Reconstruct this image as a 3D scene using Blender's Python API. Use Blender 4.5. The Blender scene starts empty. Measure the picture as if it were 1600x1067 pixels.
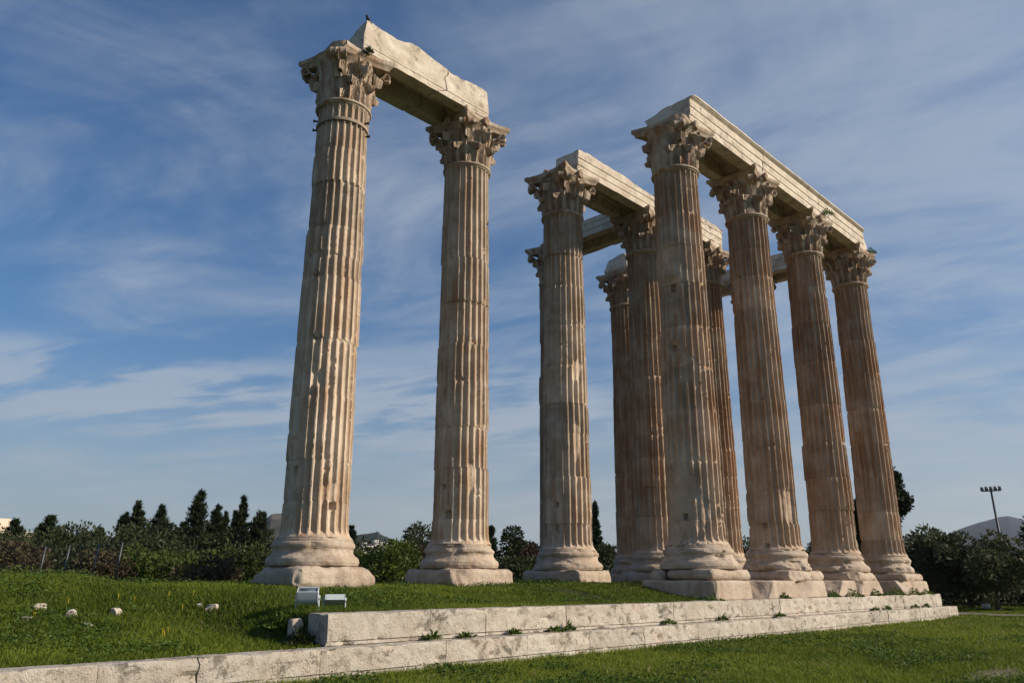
import bpy, math, random
import numpy as np
from mathutils import Vector, Matrix

# ------------------------------------------------------------------ scene, camera, sky, sun
S = bpy.context.scene
C = S.collection
CAM = np.array([-12.857, -14.267, -0.096])
YAW, PITCH, ROLL = 0.759877, 0.287830, 0.0020195
SUN_AZ, SUN_EL = math.radians(146), math.radians(27)      # azimuth clockwise from +Y (north), temple axis frame
EXPOSURE = 0.42

cd = bpy.data.cameras.new('camera')
cam = bpy.data.objects.new('camera', cd); C.objects.link(cam)
F = Vector((math.cos(YAW)*math.cos(PITCH), math.sin(YAW)*math.cos(PITCH), math.sin(PITCH)))
R0 = Vector((math.sin(YAW), -math.cos(YAW), 0)); U0 = R0.cross(F)
R1 = R0*math.cos(ROLL)+U0*math.sin(ROLL); U1 = -R0*math.sin(ROLL)+U0*math.cos(ROLL)
M = Matrix((R1, U1, -F)).transposed().to_4x4(); M.translation = Vector(CAM)
cam.matrix_world = M
cd.sensor_width = 36; cd.lens = 1258.287/1600*36; cd.clip_start = 0.1; cd.clip_end = 30000
S.camera = cam

w = bpy.data.worlds.new('World'); S.world = w; w.use_nodes = True
nt = w.node_tree; nt.nodes.clear()
def N(t, typ, **kw):
    n = t.nodes.new(typ)
    for k, v in kw.items(): setattr(n, k, v)
    return n
sky = N(nt, 'ShaderNodeTexSky', sky_type='NISHITA'); sky.sun_disc = False
sky.sun_elevation = SUN_EL; sky.sun_rotation = SUN_AZ; sky.altitude = 100; sky.air_density = 1.1; sky.dust_density = 1.4; sky.ozone_density = 3.0
bgn = N(nt, 'ShaderNodeBackground'); bgn.inputs['Strength'].default_value = 0.066
outw = N(nt, 'ShaderNodeOutputWorld')
def math_node(t, op, a, b=None, clamp=False):
    n = N(t, 'ShaderNodeMath', operation=op); n.use_clamp = clamp
    for i, v in enumerate((a, b)):
        if v is None: continue
        if isinstance(v, (int, float)): n.inputs[i].default_value = v
        else: t.links.new(v, n.inputs[i])
    return n.outputs[0]
def noise(t, vec, scale, detail=4, rough=.55, dist=0.0):
    n = N(t, 'ShaderNodeTexNoise'); n.inputs['Scale'].default_value = scale; n.inputs['Detail'].default_value = detail
    n.inputs['Roughness'].default_value = rough; n.inputs['Distortion'].default_value = dist
    t.links.new(vec, n.inputs['Vector']); return n.outputs['Fac']
def ramp(t, fac, a, b, va=0.0, vb=1.0):
    n = N(t, 'ShaderNodeMapRange', interpolation_type='SMOOTHSTEP'); t.links.new(fac, n.inputs[0])
    for i, v in zip((1, 2, 3, 4), (a, b, va, vb)): n.inputs[i].default_value = v
    return n.outputs[0]
def mixc(t, fac, a, b, mode='MIX'):
    n = N(t, 'ShaderNodeMix', data_type='RGBA', blend_type=mode)
    for i, v in ((0, fac), (6, a), (7, b)):
        if isinstance(v, (int, float)): n.inputs[i].default_value = v
        elif isinstance(v, tuple): n.inputs[i].default_value = (*v, 1)
        else: t.links.new(v, n.inputs[i])
    return n.outputs[2]
# thin cirrus: noise on a flat cloud layer seen from the ground (direction / height)
tc = N(nt, 'ShaderNodeTexCoord'); sx = N(nt, 'ShaderNodeSeparateXYZ'); nt.links.new(tc.outputs['Generated'], sx.inputs[0])
zz = math_node(nt, 'ADD', math_node(nt, 'MAXIMUM', sx.outputs[2], 0.0), 0.09)
cx = math_node(nt, 'DIVIDE', sx.outputs[0], zz); cy = math_node(nt, 'DIVIDE', sx.outputs[1], zz)
cb = N(nt, 'ShaderNodeCombineXYZ'); nt.links.new(cx, cb.inputs[0]); nt.links.new(cy, cb.inputs[1])
mp = N(nt, 'ShaderNodeMapping', vector_type='TEXTURE'); nt.links.new(cb.outputs[0], mp.inputs[0])
mp.inputs['Rotation'].default_value = (0, 0, math.radians(100)); mp.inputs['Scale'].default_value = (1.25, .85, 1)
wisp = noise(nt, mp.outputs[0], 1.6, 9, .60, .8)
broad = noise(nt, mp.outputs[0], .42, 3, .5, .3)
mp2 = N(nt, 'ShaderNodeMapping', vector_type='TEXTURE'); nt.links.new(cb.outputs[0], mp2.inputs[0])
mp2.inputs['Rotation'].default_value = (0, 0, math.radians(114)); mp2.inputs['Scale'].default_value = (1.5, .55, 1)
fine = noise(nt, mp2.outputs[0], 2.0, 8, .6, .4)
# more cloud towards the south-east (right of the view), as a cloud bank drifting in
east = math_node(nt, 'MULTIPLY_ADD', sx.outputs[0], 0.17); east.node.inputs[2].default_value = 0.0
east = math_node(nt, 'SUBTRACT', east, math_node(nt, 'MULTIPLY', sx.outputs[1], 0.12))
cl = math_node(nt, 'ADD', math_node(nt, 'MULTIPLY', wisp, .92), math_node(nt, 'MULTIPLY', broad, .40))
cl = math_node(nt, 'ADD', cl, math_node(nt, 'MULTIPLY', fine, .50))
cl = math_node(nt, 'ADD', cl, math_node(nt, 'SUBTRACT', east, .14))
# brighter bank of cloud low in the north-east
bz = math_node(nt, 'DIVIDE', math_node(nt, 'SUBTRACT', sx.outputs[2], .20), .055)
bz = math_node(nt, 'SUBTRACT', 1.0, math_node(nt, 'MULTIPLY', bz, bz), True)
bd = math_node(nt, 'ADD', math_node(nt, 'MULTIPLY', sx.outputs[0], .40), math_node(nt, 'MULTIPLY', sx.outputs[1], .91))
bank = math_node(nt, 'MULTIPLY', math_node(nt, 'MULTIPLY', bz, ramp(nt, bd, .80, .93)), math_node(nt, 'MULTIPLY', ramp(nt, fine, .38, .60), .42))
cl = math_node(nt, 'ADD', cl, bank)
clf = ramp(nt, cl, .62, 1.12, 0.0, 0.66)
skyc = mixc(nt, 1.0, sky.outputs[0], (0.47, 0.87, 1.18), 'MULTIPLY')
final = mixc(nt, clf, skyc, (4.9, 5.6, 6.6))
lowf = ramp(nt, sx.outputs[2], -.02, .30, .72, 0.0)          # thicker, paler air towards the horizon
final = mixc(nt, lowf, final, (4.7, 5.05, 5.15))
nt.links.new(final, bgn.inputs['Color']); nt.links.new(bgn.outputs[0], outw.inputs[0])

sl = bpy.data.lights.new('sun', 'SUN'); sl.energy = 4.6; sl.angle = math.radians(.55); sl.color = (1.0, .86, .69)
sun = bpy.data.objects.new('sun', sl); C.objects.link(sun)
sd = Vector((math.sin(SUN_AZ)*math.cos(SUN_EL), math.cos(SUN_AZ)*math.cos(SUN_EL), math.sin(SUN_EL)))
sun.rotation_euler = sd.to_track_quat('Z', 'Y').to_euler(); sun.location = (20, -40, 40)

S.view_settings.view_transform = 'Standard'; S.view_settings.look = 'None'
S.view_settings.exposure = EXPOSURE; S.view_settings.gamma = 1

# ------------------------------------------------------------------ helpers
_rs = np.random.RandomState(11)
_perm = _rs.permutation(2048); _val = _rs.rand(2048)
def vnoise(P, seed=0):
    P = np.asarray(P, float)+seed*17.13
    I = np.floor(P).astype(int); f = P-I; f = f*f*(3-2*f)
    out = 0
    for dx in (0, 1):
        a = _perm[(I[:, 0]+dx) & 2047]; wx = f[:, 0] if dx else 1-f[:, 0]
        for dy in (0, 1):
            b = _perm[(a+I[:, 1]+dy) & 2047]; wy = f[:, 1] if dy else 1-f[:, 1]
            for dz in (0, 1):
                c = _val[_perm[(b+I[:, 2]+dz) & 2047]]; wz = f[:, 2] if dz else 1-f[:, 2]
                out = out+c*wx*wy*wz
    return out
def fbm(P, scale, octs=3, seed=0):
    P = np.asarray(P, float)*scale; a, s, t = 1.0, 0, 0
    for o in range(octs):
        s = s+a*vnoise(P, seed+o*3); t += a; a *= .5; P = P*2.03
    return s/t
def sstep(x, a, b):
    t = np.clip((x-a)/(b-a), 0, 1); return t*t*(3-2*t)

def mk(name, V, quads=None, tris=None, ngons=None, mat=None, parent=None, smooth=False, sharp=None, tone=None, loc=None):
    me = bpy.data.meshes.new(name)
    V = np.asarray(V, np.float32).reshape(-1, 3)
    loops, starts, n = [], [], 0
    for arr, k in ((quads, 4), (tris, 3)):
        if arr is not None and len(arr):
            arr = np.asarray(arr, np.int32).reshape(-1, k)
            loops.append(arr.ravel()); starts.append(n+np.arange(len(arr))*k); n += arr.size
    for g in (ngons or []):
        loops.append(np.asarray(g, np.int32)); starts.append(np.array([n])); n += len(g)
    loops = np.concatenate(loops).astype(np.int32); starts = np.concatenate(starts).astype(np.int32)
    me.vertices.add(len(V)); me.vertices.foreach_set('co', V.ravel())
    me.loops.add(len(loops)); me.loops.foreach_set('vertex_index', loops)
    me.polygons.add(len(starts)); me.polygons.foreach_set('loop_start', starts)
    me.update(calc_edges=True)
    if tone is not None:
        at = me.attributes.new('tone', 'FLOAT', 'POINT'); at.data.foreach_set('value', np.asarray(tone, np.float32))
    if smooth or sharp:
        me.polygons.foreach_set('use_smooth', np.ones(len(starts), bool))
        if sharp: me.set_sharp_from_angle(angle=math.radians(sharp))
    if mat: me.materials.append(mat)
    o = bpy.data.objects.new(name, me); C.objects.link(o)
    if parent: o.parent = parent
    if loc is not None: o.location = loc
    return o
def tag(o, label=None, cat=None, group=None, kind=None):
    if label: o['label'] = label
    if cat: o['category'] = cat; o['kind'] = 'thing'
    if group: o['group'] = group
    if kind: o['kind'] = kind
    return o
def thing(name, label, cat, loc=(0, 0, 0), rz=0.0, group=None):
    o = bpy.data.objects.new(name, None); C.objects.link(o)
    o.empty_display_size = .3; o.location = loc; o.rotation_euler = (0, 0, rz)
    return tag(o, label, cat, group, 'thing')
def grid_faces(nr, nc, wrap=False, off=0):
    r = np.arange(nr-1)[:, None]; c = np.arange(nc if wrap else nc-1)[None, :]; c2 = (c+1) % nc
    a = r*nc+c; b = r*nc+c2; d = (r+1)*nc+c; e = (r+1)*nc+c2
    return (np.stack([a, b, e, d], -1).reshape(-1, 4)+off)
class MB:
    """collects shapes that become one mesh"""
    def __init__(s): s.V = []; s.q = []; s.t = []; s.g = []; s.n = 0
    def add(s, V, quads=None, tris=None, ngons=None):
        V = np.asarray(V, float).reshape(-1, 3)
        if quads is not None: s.q.append(np.asarray(quads).reshape(-1, 4)+s.n)
        if tris is not None: s.t.append(np.asarray(tris).reshape(-1, 3)+s.n)
        for g in ngons or []: s.g.append([i+s.n for i in g])
        s.V.append(V); s.n += len(V); return s
    def box(s, c, h, rot=None):
        v = np.array([[x, y, z] for x in (-1, 1) for y in (-1, 1) for z in (-1, 1)], float)*np.array(h)
        if rot is not None: v = v@np.array(rot.to_3x3()).T
        return s.add(v+np.array(c), quads=[[0, 1, 3, 2], [4, 6, 7, 5], [0, 4, 5, 1], [2, 3, 7, 6], [0, 2, 6, 4], [1, 5, 7, 3]])
    def tube(s, pts, rads, n=8, cap=True):
        pts = np.asarray(pts, float); rads = np.broadcast_to(np.asarray(rads, float), (len(pts),))
        rings = []
        for i, p in enumerate(pts):
            d = pts[min(i+1, len(pts)-1)]-pts[max(i-1, 0)]; d = d/(np.linalg.norm(d)+1e-9)
            a = np.cross(d, [0, 0, 1.]) if abs(d[2]) < .95 else np.cross(d, [1., 0, 0])
            a /= np.linalg.norm(a); b = np.cross(d, a); th = np.arange(n)*2*np.pi/n
            rings.append(p+rads[i]*(np.cos(th)[:, None]*a+np.sin(th)[:, None]*b))
        m = len(pts)
        return s.add(np.concatenate(rings), quads=grid_faces(m, n, True), ngons=[list(range(n))[::-1], [(m-1)*n+i for i in range(n)]] if cap else None)
    def lathe(s, prof, n=32):
        prof = np.asarray(prof, float); th = np.arange(n)*2*np.pi/n
        V = np.stack([prof[:, 0:1]*np.cos(th), prof[:, 0:1]*np.sin(th), np.repeat(prof[:, 1:2], n, 1)], -1).reshape(-1, 3)
        return s.add(V, quads=grid_faces(len(prof), n, True))
    def build(s, name, mat, parent=None, smooth=False, sharp=None, tone=None, loc=None):
        return mk(name, np.concatenate(s.V), np.concatenate(s.q) if s.q else None, np.concatenate(s.t) if s.t else None, s.g, mat, parent, smooth, sharp, tone, loc)

def rock_box(h, r=.05, step=.1, seed=0, amp=.02, cuts=(), nscale=2.5, rough=.35):
    """rounded, chipped block of half sizes h, centred on the origin"""
    h = np.array(h, float); Vs, Qs, off = [], [], 0
    for ax in range(3):
        u, v = [(1, 2), (2, 0), (0, 1)][ax]
        nu = max(2, int(2*h[u]/step)+2); nv = max(2, int(2*h[v]/step)+2)
        def lin(n, hh):
            a = np.linspace(-hh, hh, n)
            e = hh-min(r*.7, hh*.5)
            return np.unique(np.concatenate([a, [-e, e]]))
        A, B = np.meshgrid(lin(nu, h[u]), lin(nv, h[v]), indexing='ij')
        for sgn in (-1, 1):
            P = np.zeros((A.size, 3)); P[:, ax] = sgn*h[ax]; P[:, u] = A.ravel(); P[:, v] = B.ravel()
            q = grid_faces(A.shape[0], A.shape[1], False, off)
            if sgn > 0: q = q[:, ::-1]
            Vs.append(P); Qs.append(q); off += len(P)
    V = np.concatenate(Vs); Q = np.concatenate(Qs)
    key, inv = np.unique(np.round(V, 5), axis=0, return_inverse=True)
    V = key.copy(); Q = inv.reshape(-1)[Q]; Q = Q[:, ::-1]
    inn = np.clip(V, -(h-r), h-r); d = V-inn; L = np.linalg.norm(d, axis=1, keepdims=True)
    nrm = d/np.maximum(L, 1e-9); V = inn+nrm*r
    for (nx, ny, nz, dd) in cuts:
        n = np.array([nx, ny, nz], float); n /= np.linalg.norm(n)
        e = V@n-dd-(fbm(V, 3.0, 3, seed+5)-.5)*amp*3; V = V-np.clip(e, 0, None)[:, None]*n
    V = V+nrm*((fbm(V, nscale, 4, seed)-.5)*2*amp+np.clip(.42-fbm(V, 6, 3, seed+9), 0, 1)[:, None].ravel()*-amp*rough*6)[:, None]
    return V, Q

# ------------------------------------------------------------------ materials
def new_mat(name):
    m = bpy.data.materials.new(name); m.use_nodes = True
    t = m.node_tree; b = t.nodes['Principled BSDF']
    b.inputs['Roughness'].default_value = .85; b.inputs['Specular IOR Level'].default_value = .25
    return m, t, b
def stone_mat(name, pale, tan, rust=(.26, .14, .07), rust_amt=.8, dark_amt=.6, streak=True, speck=.5, bump=.6, worn=.0, use_tone=False, cover=0.0, low=False):
    m, t, b = new_mat(name)
    tc = N(t, 'ShaderNodeTexCoord'); oi = N(t, 'ShaderNodeObjectInfo')
    va = N(t, 'ShaderNodeVectorMath', operation='MULTIPLY_ADD'); t.links.new(oi.outputs['Random'], va.inputs[0])
    va.inputs[1].default_value = (37, 53, 11); t.links.new(tc.outputs['Object'], va.inputs[2]); P = va.outputs[0]
    col = mixc(t, ramp(t, noise(t, P, 1.3, 5, .6), .35, .65), pale, tan)
    if streak:
        mpg = N(t, 'ShaderNodeMapping'); t.links.new(P, mpg.inputs[0]); mpg.inputs['Scale'].default_value = (4.5, 4.5, .28)
        st = ramp(t, noise(t, mpg.outputs[0], 1.0, 5, .6), .43-cover, .60-cover)
        patch = ramp(t, noise(t, P, .55, 3, .5), .36-cover, .58-cover)
        am = math_node(t, 'MULTIPLY', math_node(t, 'MULTIPLY', st, patch), rust_amt)
        if low:      # rain-washed foot of the shaft stays pale
            so = N(t, 'ShaderNodeSeparateXYZ'); t.links.new(tc.outputs['Object'], so.inputs[0])
            am = math_node(t, 'MULTIPLY', am, ramp(t, math_node(t, 'ADD', so.outputs[2], math_node(t, 'MULTIPLY', noise(t, P, .5, 3), 5.0)), 3.6, 7.5, .12, 1.0))
        col = mixc(t, am, col, rust)
        mpd = N(t, 'ShaderNodeMapping'); t.links.new(P, mpd.inputs[0]); mpd.inputs['Scale'].default_value = (2.2, 2.2, .6)
        dk = ramp(t, noise(t, mpd.outputs[0], 1.7, 6, .65), .56, .72)
        col = mixc(t, math_node(t, 'MULTIPLY', dk, dark_amt), col, (.085, .07, .058))
    else:
        dk = ramp(t, noise(t, P, 3.6, 10, .78, .4), .515, .575)
        zone = ramp(t, noise(t, P, .6, 4, .6), .40, .58, .18, 1.0)
        col = mixc(t, math_node(t, 'MULTIPLY', math_node(t, 'MULTIPLY', dk, zone), dark_amt), col, (.10, .085, .062))
        if rust_amt: col = mixc(t, math_node(t, 'MULTIPLY', ramp(t, noise(t, P, 1.0, 4, .6), .55, .72), rust_amt), col, rust)
        mps = N(t, 'ShaderNodeMapping'); t.links.new(P, mps.inputs[0]); mps.inputs['Scale'].default_value = (.9, 5, 5)
        col = mixc(t, math_node(t, 'MULTIPLY', ramp(t, noise(t, mps.outputs[0], 1.6, 7, .7), .58, .68), dark_amt*.7), col, (.12, .10, .08))
    sp = ramp(t, noise(t, P, 22, 5, .75), .55, .66)
    col = mixc(t, math_node(t, 'MULTIPLY', sp, speck), col, (.10, .08, .06))
    if use_tone:
        at = N(t, 'ShaderNodeAttribute', attribute_name='tone')
        tn = N(t, 'ShaderNodeCombineColor'); 
        for i, k in enumerate((1.0, 1.0, 1.0)): t.links.new(at.outputs['Fac'], tn.inputs[i])
        col = mixc(t, 1.0, col, tn.outputs[0], 'MULTIPLY')
    t.links.new(col, b.inputs['Base Color'])
    bp = N(t, 'ShaderNodeBump'); bp.inputs['Strength'].default_value = bump; bp.inputs['Distance'].default_value = .05
    hb = math_node(t, 'ADD', noise(t, P, 9, 8, .65), math_node(t, 'MULTIPLY', noise(t, P, 38, 4, .65), .6))
    t.links.new(hb, bp.inputs['Height']); t.links.new(bp.outputs[0], b.inputs['Normal'])
    return m
def plain_mat(name, col, rough=.6, metal=0.0, var=.15, scale=6):
    m, t, b = new_mat(name)
    tc = N(t, 'ShaderNodeTexCoord')
    f = noise(t, tc.outputs['Object'], scale, 4, .6)
    c = mixc(t, f, tuple(x*(1-var) for x in col), tuple(min(1, x*(1+var)) for x in col))
    t.links.new(c, b.inputs['Base Color']); b.inputs['Roughness'].default_value = rough; b.inputs['Metallic'].default_value = metal
    return m
def leaf_mat(name, dark, light, trans=.25, rough=.6):
    m, t, b = new_mat(name)
    at = N(t, 'ShaderNodeAttribute', attribute_name='tone')
    tc = N(t, 'ShaderNodeTexCoord')
    f = math_node(t, 'ADD', math_node(t, 'MULTIPLY', at.outputs['Fac'], .75), math_node(t, 'MULTIPLY', noise(t, tc.outputs['Object'], .6, 3), .3), True)
    col = mixc(t, f, dark, light)
    t.links.new(col, b.inputs['Base Color']); b.inputs['Roughness'].default_value = rough; b.inputs['Specular IOR Level'].default_value = .2
    tr = N(t, 'ShaderNodeBsdfTranslucent'); t.links.new(col, tr.inputs['Color'])
    mx = N(t, 'ShaderNodeMixShader'); mx.inputs[0].default_value = trans
    t.links.new(b.outputs[0], mx.inputs[1]); t.links.new(tr.outputs[0], mx.inputs[2])
    t.links.new(mx.outputs[0], t.nodes['Material Output'].inputs[0])
    return m
PALE, TAN = (.50, .41, .315), (.36, .27, .19)
M_SHAFT = stone_mat('shaft_marble', (.52, .43, .335), (.38, .295, .21), rust=(.30, .165, .085), rust_amt=.65, dark_amt=.34, speck=.3, use_tone=True)
M_RUST = stone_mat('rusty_marble', (.49, .39, .295), (.37, .265, .18), rust=(.28, .145, .07), rust_amt=.75, dark_amt=.40, speck=.35, use_tone=True, cover=.03, low=True)
M_BASE = stone_mat('base_marble', (.53, .44, .35), (.43, .34, .26), rust_amt=.25, dark_amt=.35, speck=.55, bump=.85)
M_CAP = stone_mat('capital_marble', (.48, .40, .31), (.34, .26, .185), rust=(.26, .14, .075), rust_amt=.8, dark_amt=.65, speck=.4, bump=.45)
M_BEAM = stone_mat('architrave_marble', (.63, .56, .46), (.52, .44, .345), streak=False, rust=(.33, .22, .13), rust_amt=.35, dark_amt=.55, speck=.3, bump=.65)
M_STEP = stone_mat('step_limestone', (.55, .485, .40), (.47, .395, .31), streak=False, rust=(.42, .29, .21), rust_amt=.35, dark_amt=.85, speck=.75, bump=.5)
M_ROCK = stone_mat('rubble_stone', (.55, .49, .42), (.42, .36, .29), streak=False, rust_amt=.2, dark_amt=.5, speck=.4, bump=.6)
M_IRON = plain_mat('iron', (.035, .028, .024), .6, .6)
M_WHITE = plain_mat('white_enamel', (.46, .51, .54), .4, 0, .06)
M_GLASS = plain_mat('lamp_glass', (.10, .13, .16), .08, 0, .1)
M_GALV = plain_mat('galvanised_steel', (.10, .11, .115), .5, .5)
M_BARK = plain_mat('bark', (.075, .058, .043), .9, 0, .4, 9)

# ------------------------------------------------------------------ terrain
S_ = 5.5
Y1, Y2, X1W, X1E, X2E = -1.72, -2.12, -4.30, 29.35, 30.2      # step faces and ends
Z1, Z2 = -0.665, -1.205
def H(x, y):
    x = np.asarray(x, float); y = np.asarray(y, float)
    P = np.stack([x, y, 0*x], -1).reshape(-1, 3)
    n = (fbm(P, .35, 3, 3).reshape(x.shape)-.5)
    n2 = (fbm(P, 1.6, 2, 8).reshape(x.shape)-.5)
    low = -1.74+.03*sstep(-x, -14, 5)*sstep(y, -9, -2.5)+.10*n+.05*n2
    low = low-.25*sstep(np.hypot(x, y), 60, 160)
    # grassy mound west of the steps, running behind the lower step
    top = -.13+.14*sstep(-x, 1, 9)+.10*n
    mound = -1.25+(top+1.25)*sstep(y, -1.9, 8.5)**.85+.10*n*sstep(y, -1, 1)+.05*n2*sstep(y, -1.2, 0)
    mound = mound-1.9*sstep(y, 9.5, 24)
    # platform inside the steps
    plat = -.70+(.33+.13*sstep(x, 4, 8)*(1-sstep(y, 4, 7))+.06*n)*sstep(y, -1.3+.6*(x < 6), 1.9+1.2*(x < 6))*(1-.75*sstep(x, 9.3, 9.9)*sstep(-y, -4, -2.2))+.10*sstep(y, 3, 6)+.03*n2
    plat = plat-1.3*sstep(y, 13.5, 20)-.9*sstep(x, 29.0, 29.3)
    kw = .08+1.4*sstep(y, -1.3, 1.2)
    k = sstep((x+4.22+kw*.35)/kw, -.5, .5)
    hi = mound*(1-k)+plat*k
    inn = sstep(y, -1.95, -1.62)*(1-sstep(x, 29.45, 29.9))*sstep(x, -70, -60)
    # the platform proper only starts behind the upper step
    inn2 = np.where(x > -4.25, sstep(y, -1.6, -1.3), sstep(y, -1.95, -1.75))
    inn = np.where((x > -4.25) & (y < -1.3), np.minimum(inn, inn2), inn)
    far = 1-sstep(np.maximum(np.abs(x-8)-45, y-26), 0, 25)
    return low*(1-inn*far)+hi*inn*far

M_GROUND, t, b = new_mat('soil_and_turf')
tc = N(t, 'ShaderNodeTexCoord'); P = tc.outputs['Object']
g1 = mixc(t, ramp(t, noise(t, P, .5, 5, .6), .35, .65), (.045, .062, .012), (.075, .090, .020))
g1 = mixc(t, ramp(t, noise(t, P, 7, 6, .7), .40, .70), g1, (.035, .045, .010))
dirt = math_node(t, 'MULTIPLY', ramp(t, noise(t, P, .30, 6, .6, .8), .60, .68), 1.0)
# trodden bare patch at the near right
sp = N(t, 'ShaderNodeSeparateXYZ'); t.links.new(P, sp.inputs[0])
def blob(x, y, rx, ry):
    a = math_node(t, 'DIVIDE', math_node(t, 'SUBTRACT', sp.outputs[0], x), rx); bb = math_node(t, 'DIVIDE', math_node(t, 'SUBTRACT', sp.outputs[1], y), ry)
    d = math_node(t, 'ADD', math_node(t, 'MULTIPLY', a, a), math_node(t, 'MULTIPLY', bb, bb))
    d = math_node(t, 'ADD', d, math_node(t, 'MULTIPLY', noise(t, P, 2.2, 5, .6), 1.6))
    return ramp(t, d, .7, 2.4, .9, 0.0)
bare = blob(4.9, -9.75, 2.0, .5)
dirtc = mixc(t, noise(t, P, 14, 6, .7), (.10, .085, .05), (.21, .18, .125))
g1 = mixc(t, math_node(t, 'MAXIMUM', math_node(t, 'MULTIPLY', dirt, .5), bare), g1, dirtc)
t.links.new(g1, b.inputs['Base Color']); b.inputs['Roughness'].default_value = .95
bp = N(t, 'ShaderNodeBump'); bp.inputs['Strength'].default_value = .8; bp.inputs['Distance'].default_value = .06
t.links.new(noise(t, P, 11, 7, .7), bp.inputs['Height']); t.links.new(bp.outputs[0], b.inputs['Normal'])

def axis(lo, hi, fine_lo, fine_hi, st):
    a = np.arange(fine_lo, fine_hi+1e-6, st); l, r, d = [fine_lo], [fine_hi], st
    while l[-1] > lo: d *= 1.18; l.append(l[-1]-d)
    d = st
    while r[-1] < hi: d *= 1.18; r.append(r[-1]+d)
    return np.concatenate([np.array(l[1:][::-1]), a, np.array(r[1:])])
gx = np.concatenate([axis(-9000, 9000, -14, 36, .25)]); gy = axis(-9000, 9000, -13, 22, .2)
gx = np.unique(np.round(np.concatenate([gx, [-4.28, -4.2, 29.3, 29.45]]), 4)); gy = np.unique(np.round(np.concatenate([gy, [-1.95, -1.62, -1.3, -1.75]]), 4))
GX, GY = np.meshgrid(gx, gy)
GZ = H(GX, GY)
ground = mk('ground', np.stack([GX, GY, GZ], -1).reshape(-1, 3), grid_faces(len(gy), len(gx)), mat=M_GROUND, smooth=True)
tag(ground, kind='structure')

M_PATH = plain_mat('gravel', (.15, .13, .10), .95, 0, .3, 3)
py = np.linspace(-30, 24, 109); prof = np.linspace(-1, 1, 7)
pc = 35.5+.5*np.sin(py*.2); wv = 2.0+.5*np.sin(py*.7+1)
px = pc[:, None]+prof[None, :]*wv[:, None]+.25*(fbm(np.stack([np.repeat(py, 7), np.tile(prof*4, 109), 0*np.repeat(py, 7)], -1), 1.2, 3, 2).reshape(109, 7)-.5)
pyy = np.repeat(py[:, None], 7, 1)
tag(mk('path', np.stack([px, pyy, H(px, pyy)+.055-.05*np.abs(prof)[None, :]**3], -1).reshape(-1, 3), grid_faces(109, 7), mat=M_PATH, smooth=True), kind='structure')

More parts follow.
